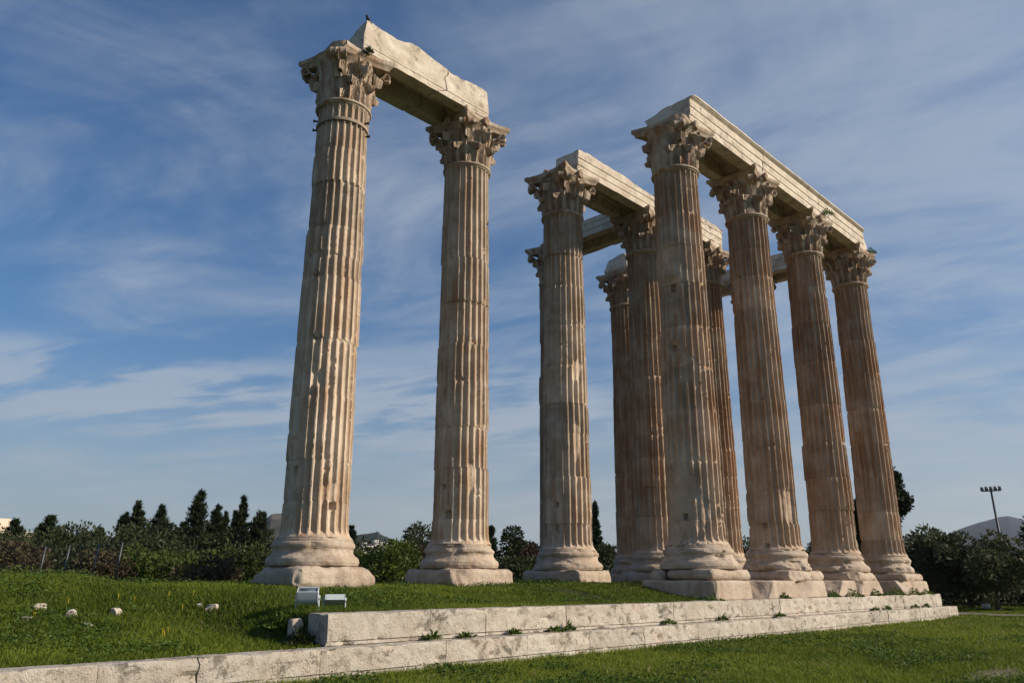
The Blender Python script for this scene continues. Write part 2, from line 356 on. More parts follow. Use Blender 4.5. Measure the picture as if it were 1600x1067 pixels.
# ------------------------------------------------------------------ columns
TH_CAM = math.atan2(CAM[1], CAM[0])
def shaft(name, seed, parent, wear=.6, hi=True, spalls=(), holes=(), joints=None, mat=None):
    rng = np.random.RandomState(seed)
    pit = np.array([-.085, 0, .07] if hi else [-.08, .08])
    ft = np.array([-.93, -.72, -.38, 0, .38, .72, .93]) if hi else np.array([-.8, -.35, .35, .8])
    off = np.concatenate([pit, .085+(ft+1)/2*.83]); fl = np.concatenate([np.zeros(len(pit)), np.sqrt(1-ft**2)])
    th0 = (np.arange(24)[:, None]+off[None, :]).ravel()*2*np.pi/24; fd = np.tile(fl, 24); na = len(th0)
    if joints is None:
        z = 1.0+rng.uniform(.9, 1.5); joints = []
        while z < 13.4: joints.append(z); z += rng.uniform(.85, 1.9)
    bounds = [1.0]+list(joints)+[14.33]
    zs, dr = [], []
    st = .042 if hi else .12
    for k in range(len(bounds)-1):
        a, b_ = bounds[k]+(.006 if k else 0), bounds[k+1]-(.006 if k < len(bounds)-2 else 0)
        n = max(4, int((b_-a)/st)); e = np.linspace(a, b_, n)
        e = np.unique(np.concatenate([e, [a+.012, b_-.012]])); zs.append(e); dr += [k]*len(e)
    zs = np.concatenate(zs); dr = np.array(dr); nz = len(zs); nd = len(bounds)-1
    off_a = rng.normal(0, .010, nd)[dr]; off_x = rng.normal(0, .011, nd)[dr]; off_y = rng.normal(0, .011, nd)[dr]; dR = rng.normal(0, .010, nd)[dr]
    wd = np.clip(wear*rng.uniform(.15, 1.1, nd)*np.linspace(1.5, .35, nd), 0, 1.2)[dr]
    tn = np.clip(rng.normal(1, .09, nd)*np.linspace(1.14, .93, nd), .6, 1.3)[dr]
    t = (zs-1)/13.35
    R = .925-.128*t**1.35+.10*np.exp(-(zs-1)/.10)+.03*sstep(zs, 14.2, 14.33)+dR
    dep = .105*(1-.12*t)*np.sqrt(sstep(zs, 1.06, 1.2))*np.sqrt(sstep(-zs, -14.27, -14.15))
    TH = th0[None, :]+off_a[:, None]
    RR = np.repeat(R[:, None], na, 1)
    Pt = np.stack([RR*np.cos(TH), RR*np.sin(TH), np.repeat(zs[:, None], na, 1)], -1).reshape(-1, 3)
    n1 = fbm(Pt, 1.1, 2, seed).reshape(nz, na); n2 = fbm(Pt*np.array([1, 1, .6]), 4.5, 3, seed+1).reshape(nz, na); n3 = fbm(Pt, 13, 3, seed+2).reshape(nz, na)
    W = .42*wd[:, None]*(.3+1.4*n1)
    chip = np.minimum(np.clip(n2*.48+n3*.52-(.64-.15*W), 0, 1)*(.5+.4*W), .05+.03*n1)
    chip += np.clip(n3-.5, 0, 1)*.03*W
    zj = np.array(bounds[1:-1]); dj = np.min(np.abs(zs[:, None]-zj[None, :]), 1) if len(zj) else np.full(nz, 9.)
    chip += np.exp(-dj/.05)[:, None]*np.clip(n2-.47, 0, 1)*.45
    for (az, z0, ra, rz, d) in spalls:
        da = (TH-math.radians(az)+np.pi) % (2*np.pi)-np.pi
        q = np.hypot(da*.9/ra, (zs[:, None]-z0)/rz)+(n2-.5)*.6
        chip = np.maximum(chip, d*(1-sstep(q, .6, 1.0))*(.85+.3*n3))
    r = np.minimum(RR-dep[:, None]*fd[None, :], RR-np.minimum(chip, .4))-(n3-.5)*.016
    for (az, z0, sz, d) in holes:
        da = (TH-math.radians(az)+np.pi) % (2*np.pi)-np.pi
        q = np.maximum(np.abs(da*.9), np.abs(zs[:, None]-z0))/sz+(n3-.5)*.3
        r = r-d*(1-sstep(q, .75, 1.05))
    V = np.stack([r*np.cos(TH)+off_x[:, None], r*np.sin(TH)+off_y[:, None], np.repeat(zs[:, None], na, 1)], -1).reshape(-1, 3)
    top = [(nz-1)*na+i for i in range(na)]
    return mk(name, V, grid_faces(nz, na, True), ngons=[top], mat=mat or M_SHAFT, parent=parent, sharp=38, tone=np.repeat(tn, na))

def lathe_rough(name, prof, seed, parent, mat, n=96, amp=.02, chips=.1, bumps=3.0, cuts=(), bulge=None):
    p = np.asarray(prof, float); d = np.r_[0, np.cumsum(np.hypot(*np.diff(p, axis=0).T))]
    s = np.unique(np.concatenate([np.linspace(0, d[-1], max(4, int(d[-1]/.028))), d])); p = np.stack([np.interp(s, d, p[:, 0]), np.interp(s, d, p[:, 1])], -1)
    th = np.arange(n)*2*np.pi/n; m = len(p)
    V = np.stack([p[:, :1]*np.cos(th), p[:, :1]*np.sin(th), np.repeat(p[:, 1:], n, 1)], -1).reshape(-1, 3)
    a = fbm(V, bumps, 5, seed); bb = fbm(V*np.array([1, 1, 1.6]), 2.2, 3, seed+4)
    er = (a-.5)*2*amp+np.clip(bb-.52, 0, 1)*chips*3
    rr = np.hypot(V[:, 0], V[:, 1]); k = (rr-er)/np.maximum(rr, 1e-6)
    if bulge:
        am = math.radians((bulge[0]+bulge[1])/2); hw = math.radians((bulge[1]-bulge[0])/2); da = np.abs((np.arctan2(V[:, 1], V[:, 0])-am+np.pi) % (2*np.pi)-np.pi)
        k = k+.14*(1-sstep(da, hw*.75, hw*1.15))*sstep(V[:, 2], 14.4, 14.9)*(.6+.8*a)
    V[:, 0] *= k; V[:, 1] *= k
    for (nx, ny, nz, dd) in cuts:
        nn = np.array([nx, ny, nz], float); nn /= np.linalg.norm(nn)
        e = V@nn-dd-(fbm(V, 4, 3, seed+5)-.5)*.08; V = V-np.clip(e, 0, None)[:, None]*nn
    return mk(name, V, grid_faces(m, n, True), mat=mat, parent=parent, sharp=42)

# ---- capital pieces (z measured in column heights, radius from the column axis)
def leaf_mesh(name, r0, z0, h, wid, out, seed, rough=0.0):
    nu, nv = 31, 20
    u = np.linspace(-1, 1, nu); v = np.linspace(0, 1, nv)
    cr = np.interp(v, [0, .3, .55, .72, .86, .95, 1], [0, .03, .07, .34*out, .84*out, 1.0*out, .90*out])
    cz = np.interp(v, [0, .3, .55, .72, .86, .95, 1], [0, .36, .66, .88, .96, .88, .70])*h
    wv = wid*np.interp(v, [0, .2, .5, .75, .9, 1], [.70, .92, 1.05, .98, .74, .30])
    U, Vv = np.meshgrid(u, v)
    edge = np.abs(U)
    ph = 2*np.pi*4.6*(Vv-.85*edge)
    rib = .042*np.cos(ph)*np.clip(edge*3, 0, 1)*(1-.35*Vv)+.07*np.exp(-(U/.12)**2)-.07*edge**2
    lobe = 1-.30*(.5-.5*np.cos(ph))*edge**3
    rr = r0+cr[:, None]+rib
    zz_ = z0+cz[:, None]+np.abs(U)*wid*.35*(1-Vv)*1.0+edge**2*.06*h*np.cos(ph)
    an = U*wv[:, None]*lobe/(r0+.3*cr[:, None])
    rr = rr-edge*cr[:, None]*.25
    Fr = np.stack([rr*np.cos(an), rr*np.sin(an), zz_], -1).reshape(-1, 3)
    Bk = np.stack([(rr-.035)*np.cos(an*.97), (rr-.035)*np.sin(an*.97), zz_-.03*sstep(Vv, .6, .9)], -1).reshape(-1, 3)
    V = np.concatenate([Fr, Bk])
    V = V+(np.stack([fbm(V, 6, 2, seed+i) for i in range(3)], -1)-.5)*(.02+rough*.7)
    n = nu*nv; f = grid_faces(nv, nu); q = [f, f[:, ::-1]+n]
    bd = [i for i in range(nu)]+[r*nu+nu-1 for r in range(1, nv)]+[(nv-1)*nu+i for i in range(nu-2, -1, -1)]+[r*nu for r in range(nv-2, 0, -1)]
    bd = np.array(bd); nb = np.roll(bd, -1); q.append(np.stack([bd, bd+n, nb+n, nb], -1))
    me = mk(name, V, np.concatenate(q), mat=M_CAP, sharp=60)
    return me
def volute_mesh(name, seed, big=True):
    mb = MB()
    # ribbon rising from the bell and rolling into a scroll below the abacus corner
    if big:
        a = np.linspace(0, 1, 9); pr = np.interp(a, [0, .4, 1], [.86, .98, 1.30]); pz = np.interp(a, [0, .5, 1], [15.18, 15.62, 15.90])
        c, r0, turns, wd = (1.30, 15.755), .145, 1.4, np.r_[np.linspace(.07, .10, 9), np.linspace(.10, .07, 26)]
    else:
        a = np.linspace(0, 1, 7); pr = np.interp(a, [0, .5, 1], [.86, .90, 1.0]); pz = np.interp(a, [0, .5, 1], [15.25, 15.6, 15.86])
        c, r0, turns, wd = (1.0, 15.77), .09, 1.3, np.r_[np.linspace(.045, .06, 7), np.linspace(.06, .05, 26)]
    th = np.linspace(np.pi/2, np.pi/2-turns*2*np.pi, 26); rs = np.linspace(r0, r0*.2, 26)
    rr = np.r_[pr, c[0]+rs*np.cos(th)]; zz_ = np.r_[pz, c[1]+rs*np.sin(th)]
    d = np.stack([np.gradient(rr), np.gradient(zz_)], -1); d /= np.linalg.norm(d, axis=1, keepdims=True)+1e-9
    nr, nz_ = -d[:, 1], d[:, 0]; tk = .028
    P = np.stack([np.stack([rr+s1*nr*tk, s2*wd, zz_+s1*nz_*tk], -1) for s1, s2 in ((1, 1), (1, 0), (1, -1), (-1, -1), (-1, 1))], 1)
    P[:, 1, 0] -= nr*.02; P[:, 1, 2] -= nz_*.02
    m = len(rr); V = P.reshape(-1, 3); V = V+(np.stack([fbm(V, 7, 2, seed+i) for i in range(3)], -1)-.5)*.035
    mb.add(V, quads=grid_faces(m, 5, True), ngons=[[0, 1, 2, 3, 4][::-1], [(m-1)*5+i for i in range(5)]])
    return mb.build(name, M_CAP, sharp=50)
def fleuron_mesh(name, seed):
    mb = MB(); rng = np.random.RandomState(seed)
    V, Q = rock_box((.09, .13, .15), .08, .05, seed, .03); mb.add(V+np.array([.97, 0, 16.12]), Q)
    for k in range(6):
        a = k*np.pi/3; V, Q = rock_box((.05, .055, .09), .045, .05, seed+k, .01)
        mb.add(V+np.array([1.03, .10*np.sin(a), 16.12+.11*np.cos(a)]), Q)
    return mb.build(name, M_CAP, smooth=True)
def abacus(name, seed, parent, cuts=(), rough=.02):
    pts = []
    half, mid, ch = 1.14, .92, .10
    for k in range(4):
        an = k*np.pi/2
        for s in np.linspace(-1, 1, 23):
            y = s*(half-ch*.4); x = mid+(half-mid)*abs(s)**2.2
            pts.append((x*np.cos(an)-y*np.sin(an), x*np.sin(an)+y*np.cos(an)))
        for s in (.25, .5, .75):
            y = (half-ch*.4)*(1-s)+half*s*0+s*(half); x = half*(1-s)+s*(half-ch*.4)
            pts.append((x*np.cos(an)-y*np.sin(an), x*np.sin(an)+y*np.cos(an)))
    pts = np.array(pts); n = len(pts)
    rings = [(.86, 15.95), (.90, 15.965), (.92, 16.03), (.955, 16.09), (.965, 16.10), (1.0, 16.13), (1.01, 16.2), (1.0, 16.28), (.9, 16.285), (.6, 16.285)]
    V = np.concatenate([np.c_[pts*s, np.full(n, z)] for s, z in rings])
    nrm = np.c_[V[:, :2]/np.linalg.norm(V[:, :2], axis=1, keepdims=True), np.zeros(len(V))]
    V = V-nrm*(np.clip(fbm(V, 3, 4, seed)-.45, 0, 1)*rough*8)[:, None]
    for (nx, ny, nz, dd) in cuts:
        nn = np.array([nx, ny, nz], float); nn /= np.linalg.norm(nn)
        e = V@nn-dd-(fbm(V, 5, 3, seed+5)-.5)*.12; V = V-np.clip(e, 0, None)[:, None]*nn
    m = len(rings)
    return mk(name, V, grid_faces(m, n, True), ngons=[list(range(n))[::-1], [(m-1)*n+i for i in range(n)]], mat=M_CAP, parent=parent, sharp=40)

LEAF_LO = [leaf_mesh('acanthus_leaf', .775, 14.42, .78, .335, .29, 3+7*i, .02*i) for i in range(3)]
LEAF_HI = [leaf_mesh('acanthus_leaf', .785, 14.46, 1.26, .33, .37, 31+7*i, .02*i) for i in range(3)]
VOL = [volute_mesh('volute', 5), volute_mesh('volute', 9)]
HEL = [volute_mesh('helix', 15, False), volute_mesh('helix', 19, False)]
FLE = [fleuron_mesh('fleuron', 4), fleuron_mesh('fleuron', 24)]
protos = LEAF_LO+LEAF_HI+VOL+HEL+FLE

def capital(root, seed, bare=None, abacus_cuts=(), zoff=0.0):
    """bare=(a0,a1): azimuth span in degrees where the carving has broken away"""
    rng = np.random.RandomState(seed)
    prof = [(.76, 14.36), (.76, 14.45), (.76, 14.9), (.78, 15.4), (.83, 15.7), (.94, 15.92), (1.0, 16.0), (.6, 16.02)]
    bell = lathe_rough('capital', prof, seed, root, M_CAP, 72, .03, .03, bulge=bare)
    bell.location.z = zoff
    abacus('abacus', seed+1, bell, abacus_cuts)
    def gone(az):
        if not bare: return False
        return ((az-bare[0]) % 360) < ((bare[1]-bare[0]) % 360)
    def put(src, az, sc=1.0, tilt=0):
        if gone(az): return
        o = src.copy(); C.objects.link(o); o.parent = bell
        o.rotation_euler = (0, 0, math.radians(az)); o.scale = (1+.0*sc, 1, 1)
    for k in range(8):
        if rng.rand() > .04: put(LEAF_LO[rng.randint(3)], k*45+22.5+rng.normal(0, 1.0))
        if rng.rand() > .06: put(LEAF_HI[rng.randint(3)], k*45+rng.normal(0, 1.0))
    for k in range(4):
        for d in (-6.5, 6.5):
            if rng.rand() > .12: put(VOL[rng.randint(2)], 45+90*k+d)
        for d in (-9, 9):
            if rng.rand() > .15: put(HEL[rng.randint(2)], 90*k+d)
        if rng.rand() > .25: put(FLE[rng.randint(2)], 90*k)
    return bell

BASE_PROF = [(1.15, .24), (1.235, .27), (1.265, .35), (1.25, .44), (1.205, .495), (1.155, .52), (1.14, .545), (1.11, .58), (1.09, .63), (1.09, .69), (1.11, .715), (1.115, .735),
             (1.13, .75), (1.14, .80), (1.12, .86), (1.085, .885), (1.07, .90), (1.07, .94), (1.04, .955), (1.03, 1.0), (.8, 1.01)]
def column(x, y, seed, label, wear=.6, hi=True, spalls=(), holes=(), joints=None, plinth_lo=-.34, pcuts=(), bcuts=(), bare=None, acuts=(), base_er=.06, split=None, astr=True, rusty=True):
    root = thing('column', label, 'column', (x, y, plinth_lo), 0, 'standing fluted columns of the ruined temple')
    dz = -plinth_lo
    hgt = .25-plinth_lo
    if split is None:
        V, Q = rock_box((1.27, 1.27, hgt/2), .20, .065, seed, .06, list(pcuts)+[(1, 1, .6, 1.62), (-1, 1, .5, 1.62), (-1, -1, .7, 1.60), (1, -1, .6, 1.62)])
        mk('plinth', V, Q, mat=M_BASE, parent=root, sharp=45, loc=(0, 0, hgt/2))
    else:      # broken in two with an open cleft at y = split
        w0 = (1.27+split)/2; w1 = (1.27-split)/2
        V, Q = rock_box((1.27, w0-.07, hgt/2), .16, .09, seed, .04, pcuts)
        V2, Q2 = rock_box((1.20, w1-.07, hgt/2), .22, .09, seed+3, .05, ((-1, .6, .5, 1.1), (-1, 1, 0, 1.3)))
        mb = MB(); mb.add(V+np.array([0, -1.27+w0, 0]), Q); mb.add(V2+np.array([0, 1.27-w1, 0]), Q2)
        mb.build('plinth', M_BASE, root, sharp=45, loc=(0, 0, hgt/2))
    b_ = lathe_rough('base', BASE_PROF, seed+20, root, M_BASE, 140, .042, base_er*1.5, cuts=bcuts); b_.location.z = dz
    sh = shaft('shaft', seed, root, wear, hi, spalls, holes, joints, M_RUST if rusty else M_SHAFT); sh.location.z = dz
    if astr:
        a_ = np.linspace(0, 2*np.pi, 11)[:-1]
        prof = [(.835, 14.28)]+[(.832+.062*np.cos(q), 14.365+.055*np.sin(q)) for q in np.linspace(-1.4, 1.4, 9)]+[(.80, 14.43)]
        lathe_rough('astragal', prof, seed+40, sh, M_CAP, 72, .006, .01)
    cap = capital(root, seed+60, bare, acuts); cap.location.z = dz
    return root, sh, cap

SEV = dict()
cA, shA, capA = column(0, S_, 101, 'leftmost and nearest fluted column, with iron clamp bands round the top of its shaft', .42, rusty=False,
    spalls=((-147, 9.95, .16, .28, .11), (-160, 9.15, .45, .16, .09), (-176, 2.4, .5, 1.5, .09), (-132, 5.4, .12, .3, .09), (-97, 2.2, .35, .3, .06), (-172, 12.0, .4, .7, .06)),
    holes=((-94, 1.83, .10, .12), (-174, 2.81, .10, .15)), joints=[1.95, 3.1, 4.9, 6.55, 8.5, 9.15, 10.1, 11.6, 12.75, 13.7],
    pcuts=((-1, -1, .15, 1.62), (1, -.3, .9, 1.12), (-.4, .5, 1, .75), (.8, .2, 1, .95)), bare=(160, 212), acuts=((-1, -.75, .0, 1.16),))
column(S_, S_, 121, 'second fluted column from the left, under the far end of the detached beam', .42, rusty=False,
    spalls=((-110, 3.1, .18, .7, .09), (-165, 4.5, .4, 1.2, .06), (-176, 12.5, .4, .6, .06)), holes=((-163, 1.91, .13, .18), (-176, 2.79, .07, .1)), joints=[1.75, 3.4, 4.75, 6.3, 7.6, 9.1, 10.7, 12.2],
    pcuts=((1, 0, 1.3, 1.12), (-1, .2, 1.2, 1.12), (-.6, -1, .5, 1.38), (-1, -1, 0, 1.66)), bare=None, base_er=.09)
column(2*S_, S_, 141, 'column under the near end of the middle beam, left of the long moulded row', .55, rusty=False,
    spalls=((-168, 2.2, .4, 1.0, .08), (-175, 5.5, .5, 2.0, .06), (-105, 7.7, .3, .5, .07), (-110, 5.0, .2, .9, .07)), holes=((-168, 2.57, .10, .14), (-170, 1.72, .10, .14)), joints=[1.9, 3.6, 5.25, 6.4, 7.9, 9.6, 11.2, 12.55, 13.35],
    pcuts=((-1, -.6, .1, 1.42), (.9, -1, .2, 1.52), (1, .2, .8, 1.02)), base_er=.10)
column(3*S_+.2, S_-.2, 161, 'dark stained column in the shade under the middle beam, half behind the nearest right-hand one', .5, joints=None, base_er=.05)
column(4*S_+.15, S_-.15, 181, 'narrow sliver of a column right behind the nearest right-hand one, its capital in deep shade', .6, hi=True)
column(5*S_, S_, 201, 'column almost hidden behind the second of the right-hand row, only its capital showing', .5, hi=False)
column(2*S_, 0, 221, 'foremost column of the right-hand row, its plinth split and its shaft hollowed', .8,
    spalls=((-177, 9.7, .42, .55, .16), (-180, 7.6, .28, .28, .18), (-165, 8.6, .35, .7, .09), (-150, 6.9, .3, .6, .08), (-185, 2.4, .9, 1.6, .09), (-175, 4.6, .35, .5, .06), (-140, 2.0, .4, .7, .07), (-172, 10.8, .5, .7, .07)),
    holes=((-173, 1.85, .10, .16), (-177, 9.75, .15, .16), (180, 7.55, .13, .14)), joints=[1.75, 3.65, 5.4, 6.85, 8.3, 9.9, 11.3, 12.6],
    plinth_lo=-.085, pcuts=((1, -.6, .4, 1.30), (.6, -1, .8, 1.25)), split=.55, bcuts=((-1, .4, .25, 1.22), (-.9, -.9, .4, 1.32)), base_er=.20, bare=(140, 200), acuts=((-1, -.9, 0, 1.22),))
column(3*S_, 0, 241, 'second column of the right-hand row, clear sky on its left', .6,
    spalls=((-177, 3.4, .5, 1.6, .07), (-110, 2.6, .3, .9, .08), (-168, 7.6, .3, .4, .08)), holes=((-177, 1.85, .08, .12), (-173, 1.12, .09, .14)), joints=[1.9, 3.15, 4.8, 6.6, 8.6, 10.3, 11.7, 12.9],
    plinth_lo=-.085, pcuts=((1, 0, 1, 1.05), (-.3, -1, .3, 1.3)), base_er=.18)
column(4*S_, 0, 261, 'third column of the right-hand row, a green plant on its capital', .55, spalls=((-170, 4.0, .5, 1.5, .06), (-168, 13.0, .7, 1.4, .08)), joints=[1.6, 2.75, 4.1, 5.6, 7.3, 9.2, 11.0, 12.4],
    plinth_lo=-.085, pcuts=((1, 0, .8, 1.1), (.3, -1, .7, 1.15), (-.8, -.8, .5, 1.4)), base_er=.16)
column(5*S_, 0, 281, 'last and rightmost column, at the far end of the right-hand row', .5, spalls=((-165, 3.0, .5, 1.2, .06),), joints=[1.7, 3.0, 4.6, 6.2, 7.9, 9.7, 11.4, 12.8],
    plinth_lo=-.085, pcuts=((1, .2, .7, 1.2), (-1, -1, .3, 1.65)), base_er=.10)
column(3*S_+.2, 10.72, 301, 'column of the back row half hidden behind the left edge of the middle beam column', .6, bare=(-95, 95), hi=True, acuts=((1, -.9, 0, .45), (1, .6, 0, .8)))
column(4*S_+.25, 10.4, 321, 'brown back row column with a rounded block on its capital', .6, hi=True, acuts=((-1, .5, .3, 5.9),))
column(5*S_, 10.6, 341, 'back row column hidden behind the foremost right-hand column', .6, hi=False)
for o in protos: bpy.data.objects.remove(o)

# iron clamp bands on the leftmost column
M_BAND = stone_mat('band_stone', (.40, .33, .26), (.30, .24, .18), streak=False, rust_amt=.4, dark_amt=.5)
for zb in (13.72,):
    mb = MB(); mb.lathe([(.78, zb-.05), (.825, zb-.05), (.83, zb-.03), (.83, zb+.03), (.825, zb+.05), (.78, zb+.05)], 72)
    mb.build('clamp_band', M_BAND, shA, sharp=40)
for az, zb in ((149, 13.62), (149, 13.95), (-63, 13.86), (-55, 13.46)):
    a = math.radians(az); mb = MB(); d = np.array([math.cos(a), math.sin(a), 0])
    r_ = .78 if zb < 15 else .88
    mb.tube([d*r_+np.array([0, 0, zb]), d*(r_+.12)+np.array([0, 0, zb])], .03, 8); mb.tube([d*(r_+.10)+np.array([0, 0, zb]), d*(r_+.15)+np.array([0, 0, zb])], .045, 6)
    mb.build('bolt', M_IRON, shA, sharp=40)

# ------------------------------------------------------------------ architrave beams
PROF_S = [(-.93, 0), (-.93, .27), (-.92, .285), (-.955, .29), (-.955, .60), (-.945, .615), (-.985, .62), (-.985, .92), (-.975, .935), (-1.01, .94), (-1.01, .965), (-1.06, .985), (-1.07, 1.01), (-1.06, 1.02), (-1.105, 1.03), (-1.105, 1.10)]
PROF_W = [(-.93, 0), (-.93, .20), (-.925, .215), (-.945, .22), (-.945, 1.12)]
def crackend(a, b_, pieces): return bool(pieces)
def beam(name, label, x0, x1, yc, z0, prof, seed, top=None, amp=.012, slant0=None, slant1=None, axis='x', group='architrave beams lying across the capitals', pieces=None, chips=.10, parent_mat=None):
    p = np.array(prof); H_ = p[-1, 1]
    N_ = p[::-1]*np.array([-1, 1])
    bot = np.array([(.93, 0), (.50, 0), (.46, .001), (.44, .62), (-.42, .62), (-.44, .001), (-.48, 0), (-.93, 0)])   # open gap between the outer and inner slabs
    loop = np.concatenate([p, N_, bot[1:-1]])
    # subdivide
    L = []
    for i in range(len(loop)):
        a, b_ = loop[i], loop[(i+1) % len(loop)]; k = max(1, int(np.linalg.norm(b_-a)/.08))
        for j in range(k): L.append(a+(b_-a)*j/k)
    L = np.array(L); n = len(L)
    mb = MB()
    for (a, b_, sa, sb) in (pieces or [(x0, x1, slant0, slant1)]):
        m = max(4, int((b_-a)/.08)); t_ = np.linspace(0, 1, m)
        za = L[:, 1]
        xa = a+(sa(za, L[:, 0]) if sa else 0*za); xb = b_+(sb(za, L[:, 0]) if sb else 0*za)
        X = xa[None, :]*(1-t_[:, None])+xb[None, :]*t_[:, None]
        Y = np.repeat(L[None, :, 0], m, 0); Z = np.repeat(za[None, :], m, 0)
        en = np.minimum(X-X.min(0), X.max(0)-X)
        if not crackend(a, b_, pieces): Z = np.where((np.abs(Y) < .455) & (Z < .63), Z*sstep(en, .35, 1.0), Z)
        else: Z = np.where((np.abs(Y) < .455) & (Z < .63), Z*sstep(np.minimum(X-x0, x1-X), .35, 1.0), Z)
        V = np.stack([X, Y, Z], -1).reshape(-1, 3)
        if top is not None:
            lim = top(V[:, 0], V[:, 1])+(fbm(V, 2.5, 4, seed+3)-.5)*.10
            V[:, 2] = np.minimum(V[:, 2]+np.clip(lim-H_, 0, 1)*sstep(V[:, 2], H_*.8, H_), lim)
        cen = np.array([0, 0, H_/2]); d = V-cen; d[:, 0] = 0
        nr = d/np.array([1, .95, H_/2]); ax = np.abs(nr); k1 = ax[:, 1] >= ax[:, 2]
        nd = np.zeros_like(V); nd[k1, 1] = np.sign(d[k1, 1]); nd[~k1, 2] = np.sign(d[~k1, 2])
        er = (fbm(V, 3.5, 4, seed)-.5)*2*amp+np.clip(fbm(V*np.array([.6, 1, 1]), 2.4, 4, seed+2)-.60, 0, 1)*chips*2.2
        edge = np.exp(-np.minimum(V[:, 0]-xa.min(), xb.max()-V[:, 0])/.06)
        er = er+edge*np.clip(fbm(V, 5, 3, seed+7)-.4, 0, 1)*.12
        V = V-nd*er[:, None]
        mb.add(V, quads=grid_faces(m, n, True), ngons=[list(range(n)), [(m-1)*n+i for i in range(n)][::-1]])
    o = mb.build(name, M_BEAM, None, sharp=35)
    if axis == 'x': o.location = (0, yc, z0)
    else: o.location = (yc, 0, z0); o.rotation_euler = (0, 0, math.pi/2)
    return tag(o, label, 'architrave', group)

def topA(x, y):
    hgt = np.interp(x, [-.1, .3, .9, 1.3, 1.6, 1.9, 2.2, 2.6, 3.0, 3.6, 4.3, 4.8, 5.3, 5.8], [1.15, 1.14, 1.10, 1.08, 1.14, 1.27, 1.31, 1.25, 1.15, 1.10, 1.05, 1.10, 1.15, 1.10])
    fall = np.interp(y, [-1, -.75, -.3, .2, .6, .95], [0, 0, .12, .35, .62, .85])*np.interp(x, [0, .6, 2.5, 6], [1, .9, .45, .25])
    return hgt-fall
crack = lambda z, y: .42*np.clip(z/.22, 0, 1)+.03*np.sin(z*9)+.08*np.clip((z-.5)/.1, 0, 1)*np.clip((.75-z)/.1+1, -1, 1)*-1
beam('architrave_beam', 'detached pale beam across the two leftmost columns, cracked, with a broken top', 0, 5.6, S_, 16.32, PROF_W, 401, topA, .02,
     pieces=[(0, 3.10, lambda z, y: -.04*np.sin(z*4)+.10*np.clip(y, 0, 1), crack), (3.15, 5.62, crack, lambda z, y: .05*np.sin(z*3+1))], chips=.16)
def topC(x, y):
    hgt = np.interp(x, [10.5, 11.0, 11.25, 11.6, 12.5, 13.5, 14.4, 15.3, 16.6], [.95, .98, 1.02, 1.03, 1.0, 1.0, .96, .88, .84])
    return np.where(y > .25, np.interp(x, [10.3, 11.2, 16], [.62, .5, .45]), hgt)
beam('architrave_beam', 'near half of the middle beam, its top broken and cracked', 10.95, 16.6, S_, 16.30, PROF_S[:8]+[(-.985, 1.04)], 411, topC, .015, chips=.14)
def topD(x, y): return np.interp(x, [16, 17, 19, 21, 22, 23], [.88, 1.05, 1.08, 1.15, 1.14, 1.05])-.05*(y > 0)
beam('architrave_beam', 'far half of the middle beam, its rough end showing right of the foremost right-hand column', 16.63, 22.75, S_-.05, 16.30, PROF_S[:11]+[(-1.06, 1.18)], 421, topD, .02, chips=.2)
beam('architrave_beam', 'near block of the long moulded beam on the right-hand row, over the foremost column', 10.75, 16.48, 0, 16.24, PROF_S, 431, lambda x, y: np.interp(x, [10.7, 11.0, 11.5], [1.0, 1.1, 1.12])-.25*np.clip(y, 0, 1)*np.interp(x, [10.7, 11.2], [1, 0]), .008, chips=.05)
beam('architrave_beam', 'middle block of the long moulded beam, between the second and third right-hand columns', 16.51, 22.0, 0, 16.24, PROF_S, 441, None, .008, chips=.05)
beam('architrave_beam', 'far block of the long moulded beam, ending over the rightmost column', 22.03, 27.5, 0, 16.24, PROF_S, 451, None, .008, chips=.06)
mb = MB(); V, Q = rock_box((.42, .8, .42), .06, .1, 7, .02, ((1, -.3, .7, .48),)); mb.add(V+np.array([27.98, 0, 16.73]), Q); V, Q = rock_box((.3, .5, .15), .05, .1, 8, .02); mb.add(V+np.array([27.95, -.2, 17.24]), Q)
tag(mb.build('broken_block', M_BEAM, None, sharp=40), 'short broken block beyond the end of the long moulded beam, over the rightmost column', 'stone block')
beam('architrave_beam', 'cross beam in shade behind the middle beam, running back to the half hidden column', S_+.9, 10.4, 17.35, 16.28, PROF_S[:8]+[(-.985, .84)], 461, lambda x, y: .86+0*x, .012, axis='y')
beam('architrave_beam', 'cross beam at the far east end, seen between the second and third right-hand columns', 1.0, 5.5, 28.15, 16.26, PROF_S[:8]+[(-.985, .95)], 471, lambda x, y: .95+0*x, .012, axis='y')
beam('architrave_beam', 'far cross beam of the east end, a grey piece left of the second right-hand column', 5.55, 10.6, 28.15, 16.26, PROF_S[:8]+[(-.985, .8)], 481, lambda x, y: .8+0*x, .012, axis='y')
V, Q = rock_box((1.15, .85, .50), .22, .1, 17, .04, ((-1, .4, .5, 1.0),))
tag(mk('beam_stub', V, Q, mat=M_BEAM, sharp=45, loc=(22.45, 10.35, 16.80)), 'rounded stub of a beam resting on the brown back row column', 'stone block')

